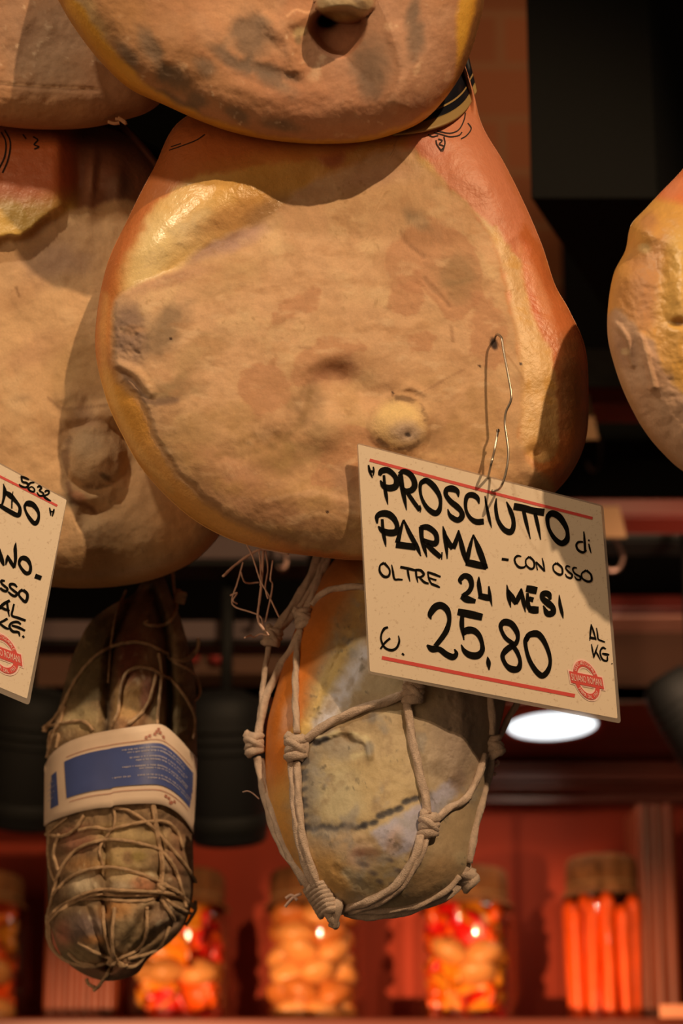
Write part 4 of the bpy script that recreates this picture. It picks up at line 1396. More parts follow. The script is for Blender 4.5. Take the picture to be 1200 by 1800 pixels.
L2 = zoomed(630, 780, 5.4545, [
    [(178, 765, 14), (178, 700, 40), (220, 670, 55), (285, 675, 60), (340, 720, 50), (370, 790, 40), (355, 845, 58), (290, 853, 58), (225, 830, 45), (188, 790, 12)],
    [(226, 722, 24), (235, 840, 30), (250, 920, 28), (262, 988, 6)],
    [(432, 728, 14), (408, 810, 28), (372, 950, 44)], [(432, 728, 14), (490, 860, 38), (560, 990, 38), (597, 1078, 8)], [(358, 965, 60), (450, 978, 58), (548, 990, 58)],
    [(600, 795, 42), (605, 900, 36), (630, 1000, 34), (655, 1088, 8)], [(590, 805, 40), (660, 800, 52), (730, 850, 46), (750, 910, 42), (735, 955, 52), (680, 950, 48), (612, 920, 36)], [(650, 960, 40), (720, 1030, 46), (790, 1090, 40)], [(800, 1038, 12), (796, 1112, 8)],
    [(808, 788, 6), (825, 870, 36), (840, 980, 34), (850, 1104, 8)], [(822, 850, 20), (865, 950, 44), (905, 1005, 44)], [(905, 1005, 44), (935, 930, 38), (958, 828, 8)], [(958, 828, 12), (985, 960, 40), (1010, 1060, 40), (1038, 1165, 8)],
    [(1100, 870, 10), (1070, 980, 32), (1035, 1130, 44)], [(1100, 870, 10), (1160, 1030, 52), (1222, 1200, 40)], [(1030, 1135, 60), (1130, 1158, 62), (1228, 1182, 50)]]) + \
    zoomed(830, 840, 5.0, [
        [(258, 713, 22), (318, 721, 20)],
        [(430, 690, 10), (395, 686, 18), (372, 712, 16), (380, 752, 16), (412, 785, 20), (455, 785, 16), (472, 762, 8)],
        [(500, 692, 18), (470, 722, 12), (475, 768, 14), (515, 800, 18), (543, 780, 16), (538, 730, 16), (500, 692, 18)],
        [(558, 735, 8), (572, 812, 10)], [(560, 738, 12), (600, 782, 18), (634, 820, 14)], [(613, 703, 6), (625, 760, 14), (636, 824, 8)],
        [(740, 748, 20), (710, 772, 12), (718, 818, 14), (762, 850, 20), (790, 838, 16), (785, 788, 16), (740, 748, 20)],
        [(858, 782, 10), (830, 775, 16), (822, 797, 12), (845, 825, 16), (875, 852, 16), (865, 880, 18), (830, 868, 14), (816, 842, 6)],
        [(918, 792, 10), (890, 790, 16), (882, 812, 12), (905, 845, 16), (945, 868, 16), (945, 895, 16), (915, 890, 14), (896, 862, 6)],
        [(1000, 812, 20), (960, 840, 12), (965, 882, 14), (1010, 910, 20), (1045, 900, 18), (1040, 850, 16), (1000, 812, 20)]])
L3 = zoomed(640, 970, 5.4545, [
    [(190, 105, 24), (152, 132, 16), (150, 190, 20), (190, 237, 24), (235, 230, 20), (242, 170, 16), (190, 105, 24)],
    [(263, 122, 8), (275, 190, 18), (290, 260, 18), (330, 264, 18), (368, 267, 14)],
    [(345, 145, 22), (420, 160, 24), (500, 180, 20)], [(415, 170, 18), (425, 230, 18), (438, 285, 8)],
    [(495, 175, 18), (500, 235, 18), (514, 295, 8)], [(490, 172, 20), (540, 178, 24), (570, 215, 22), (545, 240, 20), (510, 242, 14)], [(530, 245, 16), (575, 290, 22), (618, 305, 16)],
    [(608, 188, 12), (620, 260, 16), (648, 312, 16)], [(610, 195, 18), (670, 215, 22), (732, 240, 16)], [(620, 250, 16), (692, 272, 16)], [(640, 305, 20), (690, 325, 22), (726, 342, 12)]]) + \
    zoomed(780, 990, 5.4545, [
        [(168, 203, 10), (155, 162, 38), (195, 122, 48), (245, 140, 52), (265, 210, 42), (240, 270, 42), (180, 315, 40)], [(163, 320, 36), (220, 345, 62), (303, 366, 36)],
        [(335, 128, 8), (335, 200, 36), (350, 310, 36)], [(332, 310, 50), (400, 327, 56), (447, 335, 50)], [(430, 218, 12), (440, 310, 30), (461, 414, 6)],
        [(603, 205, 6), (620, 320, 36), (640, 424, 8)], [(612, 258, 24), (655, 330, 48), (690, 395, 26)], [(690, 390, 30), (718, 322, 42), (742, 242, 12)], [(742, 242, 12), (760, 360, 36), (780, 470, 6)],
        [(788, 242, 56), (840, 252, 66), (892, 264, 62)], [(800, 285, 22), (806, 400, 40), (830, 450, 40)], [(815, 340, 42), (858, 352, 44)], [(812, 440, 52), (860, 447, 66), (908, 448, 58)],
        [(1022, 350, 20), (1000, 297, 52), (950, 292, 46), (948, 340, 46), (1000, 385, 60), (1045, 430, 46), (1040, 478, 52), (990, 480, 52), (952, 405, 8)],
        [(1105, 302, 6), (1112, 390, 28), (1130, 470, 28), (1143, 530, 6)]])
L4 = zoomed(640, 970, 5.4545, [
    [(640, 648, 8), (632, 600, 46), (680, 530, 62), (740, 515, 60), (795, 560, 52), (815, 650, 36), (790, 750, 48), (740, 830, 46), (680, 905, 40)],
    [(600, 893, 16), (650, 930, 58), (720, 935, 48), (790, 985, 52), (850, 1008, 56), (882, 975, 36), (865, 932, 10)],
    [(228, 722, 18), (190, 740, 24), (162, 800, 16), (166, 860, 18), (200, 920, 20), (260, 943, 24), (310, 920, 22), (335, 860, 18), (328, 802, 8)], [(248, 828, 20), (200, 870, 20), (155, 932, 16)],
    [(362, 972, 18), (382, 992, 14)]]) + \
    zoomed(780, 990, 5.4545, [
        [(132, 465, 58), (250, 490, 68), (368, 518, 60)], [(175, 505, 34), (172, 600, 40), (192, 738, 8)],
        [(180, 690, 24), (215, 648, 62), (280, 645, 58), (335, 690, 46), (365, 770, 36), (365, 840, 46), (320, 885, 62), (250, 880, 58), (195, 840, 40), (165, 778, 6)],
        [(418, 896, 8), (427, 955, 40), (433, 1024, 10)],
        [(660, 770, 40), (590, 715, 36), (550, 640, 32), (548, 592, 42), (585, 565, 60), (645, 582, 56), (695, 650, 46), (708, 715, 34), (688, 770, 42), (640, 800, 52), (590, 840, 52), (562, 895, 38), (592, 970, 38), (650, 1015, 58), (712, 1010, 52), (730, 940, 32), (700, 850, 38), (650, 780, 40)],
        [(785, 745, 40), (815, 690, 50), (880, 675, 60), (925, 700, 52), (970, 770, 42), (1008, 870, 34), (1018, 960, 30), (990, 1040, 46), (940, 1078, 52), (880, 1030, 46), (820, 930, 38), (788, 820, 32), (782, 740, 38), (815, 690, 48)]]) + \
    zoomed(960, 1080, 8.571, [
        [(675, 145, 12), (665, 260, 26), (655, 395, 10)], [(675, 150, 14), (710, 260, 26), (748, 388, 14)], [(648, 347, 36), (700, 357, 34), (752, 368, 26)],
        [(753, 202, 12), (770, 290, 20), (780, 370, 22), (830, 397, 24), (884, 418, 18)],
        [(678, 445, 10), (695, 540, 22), (717, 660, 10)], [(777, 455, 10), (740, 565, 24), (712, 645, 22)], [(745, 560, 20), (780, 620, 22), (817, 696, 8)],
        [(897, 522, 18), (850, 502, 32), (815, 545, 22), (815, 612, 22), (850, 680, 28), (912, 697, 26), (920, 628, 18)], [(838, 590, 22), (900, 602, 36), (948, 606, 20)],
        [(982, 736, 20), (994, 748, 16)]])
for nm_, L in (('first_line', L1), ('second_line', L2), ('third_line', L3), ('price_line', L4)):
    lettering(sign, spl, L, 'lettering')
stamp(sign, spl, (960 + 605 / 8.571, 1080 + 990 / 8.571), (260 / 8.571, 52 / 8.571), (-56 / 8.571, -310 / 8.571), (205 / 8.571, 45 / 8.571))

# left sign
LC = [(-240, 684), (118, 877), (51.5, 1240), (-290, 1096)]
LI = [(-236, 690), (117, 879), (47.5, 1228), (-283, 1090)]
zq = 0.845 + np.array([0.03, 0.0, -0.012, 0.018])
sign2, spl2 = make_sign(LC, LI, zq, 'price sign cut off by the left edge with 5632 written over its red line')
lettering(sign2, spl2, [[(-220, 727, 4.4), (-60, 809, 4.4), (0, 837.5, 4.2), (100.5, 889, 4.0)]], 'red_line', M_PRINTRED, .0005)
S1 = zoomed(0, 800, 9.0, [
    [(325, 335, 26), (400, 362, 36), (460, 387, 20)], [(338, 350, 26), (355, 420, 30), (420, 440, 34), (450, 480, 30), (400, 510, 32), (330, 490, 34), (303, 455, 16)],
    [(545, 432, 22), (480, 440, 28), (440, 500, 28), (470, 560, 32), (530, 580, 30), (545, 540, 22), (500, 500, 20), (450, 525, 18)],
    [(588, 512, 20), (620, 490, 32), (655, 520, 30), (625, 560, 26), (680, 600, 28), (680, 640, 32), (620, 640, 30), (583, 585, 16)],
    [(708, 592, 18), (730, 562, 30), (772, 572, 28), (765, 612, 26), (700, 650, 28), (740, 692, 38), (806, 728, 20)]])
S2_ = zoomed(0, 800, 9.0, [
    [(53, 450, 6), (75, 570, 54), (55, 700, 36), (30, 790, 30)], [(75, 580, 40), (150, 630, 76), (240, 720, 54), (310, 820, 42), (308, 920, 60), (270, 950, 66), (150, 890, 66), (50, 830, 60), (-20, 790, 50)], [(205, 575, 10), (190, 700, 22), (185, 845, 20)],
    [(390, 790, 40), (445, 765, 86), (520, 785, 76), (590, 870, 54), (613, 960, 38), (590, 1050, 56), (545, 1080, 60), (470, 1000, 54), (408, 890, 36), (392, 800, 40), (445, 770, 60)],
    [(783, 830, 16), (795, 890, 26), (806, 960, 14)], [(855, 850, 16), (845, 900, 28), (828, 970, 12)], [(785, 890, 20), (855, 895, 20)],
    [(-20, 1480, 40), (25, 1650, 64), (60, 1750, 26)], [(120, 1575, 8), (110, 1650, 42), (88, 1740, 14)], [(118, 1590, 30), (170, 1690, 52), (225, 1785, 36)], [(222, 1780, 40), (245, 1650, 44), (240, 1480, 48), (250, 1380, 8)],
    [(300, 1700, 40), (330, 1640, 56), (385, 1628, 72), (445, 1670, 60), (482, 1760, 42), (470, 1850, 52), (412, 1868, 56), (345, 1800, 44), (304, 1720, 38), (320, 1650, 50)]]) + \
    zoomed(0, 1000, 7.2, [
        [(443, 88, 56), (523, 118, 52)],
        [(62, 152, 20), (20, 150, 32), (20, 182, 26), (60, 220, 30), (92, 250, 28), (80, 280, 32), (40, 272, 32), (0, 240, 28)],
        [(217, 232, 18), (180, 197, 30), (130, 195, 32), (130, 235, 26), (180, 280, 30), (215, 312, 30), (190, 343, 32), (150, 330, 30), (103, 288, 20)],
        [(290, 265, 36), (340, 310, 34), (345, 370, 34), (320, 415, 36), (275, 380, 30), (240, 330, 26), (250, 285, 30), (290, 265, 36)],
        [(125, 400, 32), (50, 440, 36), (-10, 500, 40)], [(88, 418, 24), (100, 510, 26), (117, 605, 12)], [(0, 480, 26), (60, 510, 32), (122, 530, 22)],
        [(178, 442, 20), (160, 520, 24), (152, 590, 26), (230, 620, 32), (325, 655, 28)],
        [(95, 628, 28), (40, 660, 28), (-10, 682, 24)], [(-5, 690, 26), (60, 740, 30), (112, 762, 22)],
        [(265, 702, 22), (220, 672, 30), (150, 682, 28), (120, 730, 28), (160, 790, 32), (232, 802, 30), (248, 855, 12)], [(148, 715, 24), (230, 740, 32), (318, 782, 24)],
        [(285, 845, 24), (305, 872, 24)]])
lettering(sign2, spl2, S1); lettering(sign2, spl2, S2_)
stamp(sign2, spl2, (40 / 7.2, 1000 + 1072 / 7.2), (245 / 7.2, 92 / 7.2), (-32 / 7.2, -262 / 7.2), (205 / 7.2, 72 / 7.2))

# wire hook through the centre ham that carries the sign
wp = [(870, 610, .006), (869, 598, .000), (873, 588, -.008), (881, 594, -.013), (884, 612, -.015), (891, 650, -.018), (898, 690, -.020), (897, 706, -.020), (889, 724, -.019), (887, 745, -.019), (891, 775, -.020), (893, 800, -.021), (889, 830, -.022), (882, 852, -.022)]
zs_ = main_body.z([q[0] for q in wp], [q[1] for q in wp])
pts = [P(x, y, z + dz) for (x, y, dz), z in zip(wp, zs_)]
sgn = [(876, 860), (868, 863), (864, 862)]
pts += [spl.at(np.array(x), np.array(y), o_).reshape(3) for (x, y), o_ in zip(sgn, (.004, .002, .0012))]
v, f = tube(catmull(np.array(pts), 8), 0.00075, 8)
wire = mesh_obj('wire_hook', v, f, mat('galvanised_wire', (168, 160, 150), .3, .85, direct=True)); tag(wire, 'bent steel wire hook pushed into the centre ham and holding its price sign', 'hook')
zb_ = float(main_body.z([875], [757])[0])
v, f = tube(catmull(np.array([P(875, 757, zb_ - .012), P(869, 790, zb_ - .014), P(863, 815, zb_ - .018), spl.at(np.array(857), np.array(842), -.001).reshape(3)]), 6), 0.0008, 8)
v2, f2 = lathe([(0, -.0012), (.0011, -.0006), (.0011, .0006), (0, .0012)], 10, P(875, 757, zb_ - .012))
v, f = merge([(list(v), f), (v2, f2)])
mesh_obj('wire_tail', v, f, MATS['galvanised_wire'], wire)


# ================================================================== rope helper
def strand(body, pts, r, seed=0, lift=0.75, lobes=3, name='twine', parent=None, material=None, closed=False, per=9, dz=0.0, taper=False):
    c = catmull(pts, per)
    z = body.z(c[:, 0], c[:, 1]) - r * lift - dz
    k = np.ones(5) / 5
    if len(z) > 8:
        zp = np.concatenate([[z[0]] * 2, z, [z[-1]] * 2]); z = np.minimum(z, np.convolve(zp, k, 'valid'))
    q = PV(c[:, 0], c[:, 1], z)
    # even steps
    d = np.concatenate([[0], np.cumsum(np.linalg.norm(np.diff(q, axis=0), axis=1))])
    m = max(4, int(d[-1] / (r * .8)))
    t = np.linspace(0, d[-1], m)
    q = np.stack([np.interp(t, d, q[:, i]) for i in range(3)], 1)
    rr = np.full(m, r)
    if taper:
        rr = r * np.linspace(1, .45, m)
    v, f = tube(q, rr, 12, lobes, 2 * math.pi / (r * 9), .17, .10, seed)
    if name is None:
        return v, f
    return mesh_obj(name, v, f, material, parent)


def knot_mesh(c, r, ax, seed=0, turns=3, size=1.0):
    """wound knot of cord about direction ax"""
    ax = np.asarray(ax, float); ax /= np.linalg.norm(ax)
    s = np.cross(ax, AF); s /= np.linalg.norm(s); t = np.cross(ax, s)
    R = r * 1.35 * size; parts = []
    n = 26 * turns
    th = np.linspace(0, 2 * math.pi * turns, n)
    q = c + np.outer(np.cos(th) * R, s) + np.outer(np.sin(th) * R, t) + np.outer((th / th[-1] - .5) * r * 1.9 * turns * .8, ax)
    parts.append(tube(q, r, 10, 3, 2 * math.pi / (r * 9), .15, .1, seed))
    # crossing turn
    th = np.linspace(0, 2 * math.pi, 24)
    q = c + np.outer(np.cos(th) * R * 1.2, (s + ax * .8) / 1.28) + np.outer(np.sin(th) * R * 1.35, t)
    parts.append(tube(q, r * .95, 10, 3, 2 * math.pi / (r * 9), .15, .1, seed + 1))
    v, f = lathe([(0, -r * 1.5 * turns * .5), (R * .9, -r * turns * .5), (R * .95, r * turns * .5), (0, r * 1.5 * turns * .5)], 12, c, tuple(ax))
    parts.append((v, f))
    return merge([(list(a), b) for a, b in parts])


M_TWINE = mat('hemp_twine', (188, 144, 98), 0.9, bump=.4, bscale=1500, vary=.18, vscale=300)
M_CORD = mat('net_cord_cotton', (188, 152, 118), 0.9, bump=.5, bscale=1300, vary=.16, vscale=260)

# ================================================================== tied salami
SAL_OUT = [(236, 1042), (200, 1062), (160, 1092), (138, 1130), (122, 1170), (108, 1225), (92, 1285), (82, 1345), (79, 1420), (82, 1500), (84, 1570), (90, 1630), (106, 1676), (130, 1702), (165, 1720), (200, 1724), (240, 1712), (262, 1684),
           (300, 1655), (326, 1622), (338, 1580), (340, 1520), (338, 1440), (344, 1380), (346, 1320), (345, 1250), (343, 1190), (332, 1140), (318, 1090), (302, 1050), (285, 1010), (260, 1005)]


def paint_sal(x, y, D):
    f = Field(x, y, (132, 100, 66), .8)
    up = sstep(1400, 1300, y)
    f.paint(sstep(-.2, .6, f.e1), (166, 126, 82), .7)
    f.paint(sstep(-.1, .8, fbm(x, y, 40, 131, 4)), (92, 66, 44), .75)
    f.paint(sstep(.2, .8, fbm(x, y, 30, 151, 4)), (206, 166, 116), .6)
    # upper lobes
    f.paint(f.blob(232, 1180, 34, 150, 3, .5, .25) * up, (136, 84, 50), .8)
    f.paint(f.blob(228, 1230, 30, 40, 0, .5, .4) * up, (206, 156, 92), .8)
    f.paint(f.blob(225, 1160, 22, 40, 5, .6, .4), (124, 60, 44), .7)
    f.paint(f.blob(258, 1215, 10, 40, 6, .5, .4), (154, 92, 70), .7)
    f.paint(f.blob(160, 1180, 36, 80, 10, .7, .5) * up, (98, 80, 46), .6)
    f.paint(f.blob(145, 1265, 40, 26, 0, .6, .5) * up, (190, 156, 100), .6)
    f.paint(f.blob(318, 1250, 22, 60, 5, .7, .5) * up, (116, 92, 54), .7)
    f.paint(f.blob(280, 1260, 16, 22, 0, .6, .4), (206, 176, 120), .7)
    # lower meat marbling
    lo = sstep(1400, 1440, y)
    for cx, cy, rx, ry, cc, a in ((140, 1475, 34, 22, (164, 102, 72), .8), (150, 1520, 40, 18, (186, 126, 70), .7), (215, 1510, 50, 22, (206, 166, 102), .7), (240, 1540, 50, 14, (218, 180, 124), .7), (210, 1465, 50, 16, (190, 154, 98), .7), (145, 1555, 24, 24, (228, 196, 148), .8), (250, 1555, 22, 12, (186, 116, 74), .8), (215, 1560, 20, 10, (194, 164, 124), .7),
                                 (112, 1640, 16, 22, (186, 110, 78), .8), (150, 1628, 34, 26, (114, 88, 74), .85), (165, 1652, 20, 8, (198, 128, 66), .7), (200, 1600, 30, 16, (198, 132, 70), .8), (230, 1640, 36, 26, (120, 94, 60), .7), (285, 1620, 26, 24, (140, 106, 78), .7), (140, 1680, 40, 18, (124, 100, 64), .6), (210, 1705, 60, 16, (140, 86, 60), .6), (310, 1500, 20, 50, (146, 98, 66), .7), (100, 1500, 14, 50, (120, 84, 54), .6),
                                 (260, 1480, 40, 22, (184, 148, 92), .6), (225, 1508, 8, 10, (130, 88, 56), .6), (245, 1505, 12, 8, (140, 112, 50), .6)):
        f.paint(f.blob(cx, cy, rx, ry, 0, .6, .4) * lo, cc, a)
    f.paint(sstep(.4, .9, f.e3) * sstep(.0, .5, f.e2), (222, 194, 148), .45)
    f.paint(sstep(.5, .9, -f.e3), (84, 60, 40), .35)
    h = f.h
    # long lobes above the band
    g1 = seg_dist(x, y, [(236, 1040), (198, 1130), (190, 1220), (186, 1300), (184, 1400)]); g2 = seg_dist(x, y, [(268, 1040), (292, 1120), (298, 1220), (294, 1300), (290, 1400)]); g3 = seg_dist(x, y, [(200, 1075), (150, 1150), (128, 1260)])
    fade = sstep(1480, 1380, y)
    h -= fade * (.014 * np.exp(-(g1 / 11) ** 2) + .014 * np.exp(-(g2 / 10) ** 2) + .003 * np.exp(-(g3 / 10) ** 2))
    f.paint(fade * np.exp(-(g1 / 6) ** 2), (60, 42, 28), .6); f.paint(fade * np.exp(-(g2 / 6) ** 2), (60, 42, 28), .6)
    # knobbly lower end drawn in by the twine
    lw = sstep(1420, 1500, y)
    for a, b in (((190, 1700), (150, 1590)), ((190, 1700), (182, 1590)), ((196, 1700), (262, 1600)), ((200, 1696), (310, 1620)), ((180, 1700), (100, 1640)), ((185, 1600), (185, 1420)), ((278, 1600), (282, 1430))):
        gd = seg_dist(x, y, [a, b]); h -= lw * .007 * np.exp(-(gd / 8) ** 2)
    for yy, am in ((1460, .004), (1488, .003), (1535, .005), (1576, .010)):
        gd = np.abs(y - yy - 14 * ((x - 210) / 120) ** 2 + 0.05 * (x - 210)); h -= lw * am * np.exp(-(gd / 7) ** 2)
    h += .0016 * f.e1 * sstep(0, 30, D) + .0005 * f.e3 * sstep(0, 20, D)
    h += .006 * f.gauss(150, 1630, 34, 26) + .005 * f.gauss(230, 1635, 34, 30) + .005 * f.gauss(290, 1620, 26, 26)
    return f


sal_body = Body(SAL_OUT, (212, 1380), 1.005, 0.055, 125, 0.055, paint_sal, tilt=(0, -.06), power=2.0)
sal = empty('tied_salami', tuple(P(240, 1040, 1.02)), 'mouldy salami bundle wrapped in twine with a blue and cream paper band', 'salami')
M_CASE = skin_mat('dry_casing', .16, .5, 300)
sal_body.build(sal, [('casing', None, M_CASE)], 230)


class Smooth:
    """the same body without its small relief, for the paper band"""
    def __init__(self, b, dz):
        self.b = b; self.dz = dz

    def z(self, x, y):
        D = self.b.dist(x, y)
        return self.b.zrim(x, y) - self.b.dome(x, y, D) - self.dz


sm_ = Smooth(sal_body, .0055)
topc = catmull([(79, 1346), (95, 1322), (122, 1304), (160, 1291), (200, 1283), (240, 1277), (272, 1273), (290, 1277), (312, 1296), (330, 1316), (345.5, 1333)], 8)
botc = catmull([(78, 1452), (95, 1442), (130, 1430), (165, 1422), (196, 1419), (200, 1416), (240, 1413), (280, 1414), (305, 1424), (325, 1442), (340, 1466)], 8)


def res(c, n):
    d = np.concatenate([[0], np.cumsum(np.hypot(*np.diff(c, axis=0).T))]); t = np.linspace(0, d[-1], n)
    return np.stack([np.interp(t, d, c[:, 0]), np.interp(t, d, c[:, 1])], 1)


NB = 90
tp = res(topc, NB); bt = res(botc, NB)


def band_patch(u0, u1, v0, v1, off, nu=60, nv=14, notch=False):
    us = np.linspace(u0, u1, nu); vs_ = np.linspace(v0, v1, nv)
    q = []
    for vv in vs_:
        t = np.stack([np.interp(us, np.linspace(0, 1, NB), tp[:, 0]), np.interp(us, np.linspace(0, 1, NB), tp[:, 1])], 1)
        b = np.stack([np.interp(us, np.linspace(0, 1, NB), bt[:, 0]), np.interp(us, np.linspace(0, 1, NB), bt[:, 1])], 1)
        q.append(t * (1 - vv) + b * vv)
    q = np.array(q)
    z = sm_.z(q[..., 0].ravel(), q[..., 1].ravel()).reshape(q.shape[:2]) - off
    V = PV(q[..., 0], q[..., 1], z)
    return V, nu, nv


V, nu, nv = band_patch(0, 1, 0, 1, 0, 80, 12)
Fb = [(j * nu + i, j * nu + i + 1, (j + 1) * nu + i + 1, (j + 1) * nu + i) for j in range(nv - 1) for i in range(nu - 1)]
# the band goes on round the back
Vf = list(V.reshape(-1, 3)); ncols = 10
lcol = [j * nu for j in range(nv)]; rcol = [j * nu + nu - 1 for j in range(nv)]
prev = rcol
for k in range(1, ncols + 1):
    cur = []
    for j in range(nv):
        a = Vf[rcol[j]]; b = Vf[lcol[j]]
        t = k / (ncols + 1)
        cpt = a * (1 - t) + b * t + AF * (math.sin(t * math.pi) * .058)
        cur.append(len(Vf)); Vf.append(cpt)
    for j in range(nv - 1):
        Fb.append((prev[j], cur[j], cur[j + 1], prev[j + 1]))
    prev = cur
for j in range(nv - 1):
    Fb.append((prev[j], lcol[j], lcol[j + 1], prev[j + 1]))
M_BAND = mat('cream_band_paper', (230, 190, 148), .6, vary=.06, vscale=60)
band = mesh_obj('paper_band', Vf, Fb, M_BAND, sal); band['label'] = 'cream paper band with blue panels'
md = band.modifiers.new('thick', 'SOLIDIFY'); md.thickness = .0005; md.offset = -1
M_BLUE = mat('blue_print', (76, 84, 122), .32, vary=.12, vscale=40)
M_TXT = mat('pale_print', (178, 160, 150), .6)
M_ORN = mat('red_brown_print', (176, 106, 78), .6)


def patch_obj(u0, u1, v0, v1, off, m, name, parent, nu=90, nv=12):
    V, a, b = band_patch(u0, u1, v0, v1, off, nu, nv)
    return mesh_obj(name, V.reshape(-1, 3), [(j * a + i, j * a + i + 1, (j + 1) * a + i + 1, (j + 1) * a + i) for j in range(b - 1) for i in range(a - 1)], m, parent)


patch_obj(.155, .985, .235, .755, .0016, M_BLUE, 'printed_panel', band)
patch_obj(.003, .10, .30, .80, .0014, M_BLUE, 'printed_panel', band)
# rows of tiny pale print
rng = random.Random(4)
pts_ = []
for (v, u0, u1) in ((.285, .50, .90), (.325, .53, .90), (.395, .545, .93), (.435, .58, .90), (.51, .50, .93), (.545, .60, .92), (.635, .44, .55), (.63, .59, .95), (.67, .65, .95), (.40, .02, .08), (.48, .02, .09), (.56, .02, .08), (.64, .02, .07)):
    u = u0
    while u < u1:
        wl = rng.uniform(.004, .010)
        V, a, b = band_patch(u, min(u + wl, u1), v - .008, v + .008 * rng.uniform(.5, 1.4), .0020, 2, 2)
        pts_.append((list(V.reshape(-1, 3)), [(0, 1, 3, 2)]))
        u += wl + (.003 if rng.random() < .75 else .009)
v, f = merge(pts_); mesh_obj('small_print', v, f, M_TXT, band, False)
pts_ = []
for vv, uu0, uu1 in ((.185, .17, .97), (.815, .17, .97)):
    V, a, b = band_patch(uu0, uu1, vv, vv + .008, .0014, 80, 2)
    pts_.append((list(V.reshape(-1, 3)), [(i, i + 1, a + i + 1, a + i) for i in range(a - 1)]))
for uc, vc in ((.70, .09), (.71, .06), (.69, .12), (.72, .10), (.74, .14), (.78, .88), (.80, .91), (.76, .87), (.82, .88), (.79, .93), (.66, .14), (.64, .155)):
    V, a, b = band_patch(uc - .008, uc + .008, vc - .018, vc + .018, .0014, 3, 3)
    pts_.append((list(V.reshape(-1, 3)), [(j * a + i, j * a + i + 1, (j + 1) * a + i + 1, (j + 1) * a + i) for j in range(b - 1) for i in range(a - 1)]))
v, f = merge(pts_); mesh_obj('ornament_print', v, f, M_ORN, band, False)


def zz(ox, oy, s, pts):
    return [(ox + a / s, oy + b / s) for a, b in pts]


S1Z = lambda p: zz(50, 1020, 3.4286, p)
S2Z = lambda p: zz(50, 1350, 3.4286, p)
tw = [S1Z([(870, -60), (872, 0), (885, 100), (890, 180), (850, 250), (780, 275), (700, 262), (720, 245)]),
      S1Z([(110, 1070), (130, 1000), (180, 850), (260, 640), (370, 490), (480, 410), (610, 375), (720, 385), (840, 445)]),
      S1Z([(500, 885), (540, 790), (555, 660), (590, 560), (660, 525), (740, 535), (800, 570), (870, 610), (960, 730), (1000, 840), (990, 960)]),
      S1Z([(600, 870), (680, 800), (730, 720), (760, 610), (768, 565)]), S1Z([(785, 440), (800, 560), (790, 700), (775, 870)]),
      S1Z([(860, 475), (930, 490), (1000, 450), (1025, 380), (1020, 350)]), S1Z([(870, 490), (980, 550), (1025, 620), (1030, 690), (1000, 725)]), S1Z([(840, 440), (850, 475), (940, 480), (1012, 420)]),
      S1Z([(85, 895), (150, 872), (260, 852), (340, 855), (390, 905)]), S1Z([(85, 892), (140, 850), (190, 780), (250, 660)]), S1Z([(120, 1045), (130, 930), (180, 880), (220, 760)]), S1Z([(165, 1010), (182, 935), (150, 950), (115, 1060)]),
      S1Z([(590, 60), (530, 200), (495, 400), (480, 620)]),
      S2Z([(105, 400), (200, 412), (280, 370), (332, 285)]), S2Z([(115, 395), (170, 350), (235, 300)]), S2Z([(180, 400), (165, 460)]),
      S2Z([(300, 375), (400, 358), (480, 372), (560, 352), (700, 325), (830, 325), (900, 390), (930, 480)]),
      S2Z([(520, 240), (600, 255), (690, 310), (760, 370), (860, 480), (950, 590), (1010, 690)]), S2Z([(515, 245), (520, 300), (510, 360), (430, 480), (450, 590)]),
      S2Z([(748, 220), (768, 380), (792, 500), (803, 600), (792, 715)]), S2Z([(758, 220), (778, 380), (802, 500), (812, 600), (802, 715)]),
      S2Z([(110, 900), (130, 830), (185, 630), (280, 500), (420, 440), (560, 435), (700, 462), (800, 500), (880, 600), (920, 720), (950, 840)]),
      S2Z([(140, 770), (250, 660), (390, 605), (540, 603), (680, 640), (800, 690), (905, 750)]),
      S2Z([(120, 905), (170, 850), (280, 785), (420, 735), (560, 738), (780, 748)]), S2Z([(125, 930), (180, 870), (290, 800), (420, 760), (560, 770), (780, 765)]), S2Z([(300, 790), (420, 785), (540, 800), (700, 800), (790, 775)]),
      S2Z([(790, 745), (900, 770), (995, 825)]), S2Z([(795, 770), (900, 840), (985, 880)]), S2Z([(800, 700), (900, 745), (1000, 850)]), S2Z([(800, 790), (860, 880), (880, 920)]),
      S2Z([(125, 400), (118, 500), (130, 600), (160, 690)]), S2Z([(180, 420), (150, 510), (180, 620)]),
      S2Z([(112, 895), (118, 1030), (160, 1110), (240, 1168), (330, 1195), (420, 1190), (512, 1158)]), S2Z([(130, 900), (128, 1000), (150, 1090), (215, 1160)]),
      S2Z([(450, 830), (455, 960), (480, 1060), (512, 1150), (560, 1192), (600, 1190)]), S2Z([(520, 840), (505, 1000), (515, 1130), (575, 1192)]),
      S2Z([(715, 840), (710, 1000), (660, 1090), (570, 1140), (512, 1160)]), S2Z([(850, 955), (800, 1070), (720, 1120), (600, 1150)]),
      S2Z([(512, 1155), (475, 1240), (435, 1300), (390, 1345)]), S2Z([(350, 1270), (365, 1305), (400, 1322)]),
      S2Z([(240, 1115), (300, 1170), (400, 1192)]), S2Z([(300, 1050), (400, 1110), (500, 1150)]), S2Z([(945, 950), (1000, 870), (1008, 800)]), S2Z([(590, 1200), (650, 1190), (700, 1130)])]
for i, p in enumerate(tw):
    strand(sal_body, p, 0.00128 if i not in (12, 18, 14) else .0010, i, .9, 3, 'twine', sal, M_TWINE, dz=.0008)
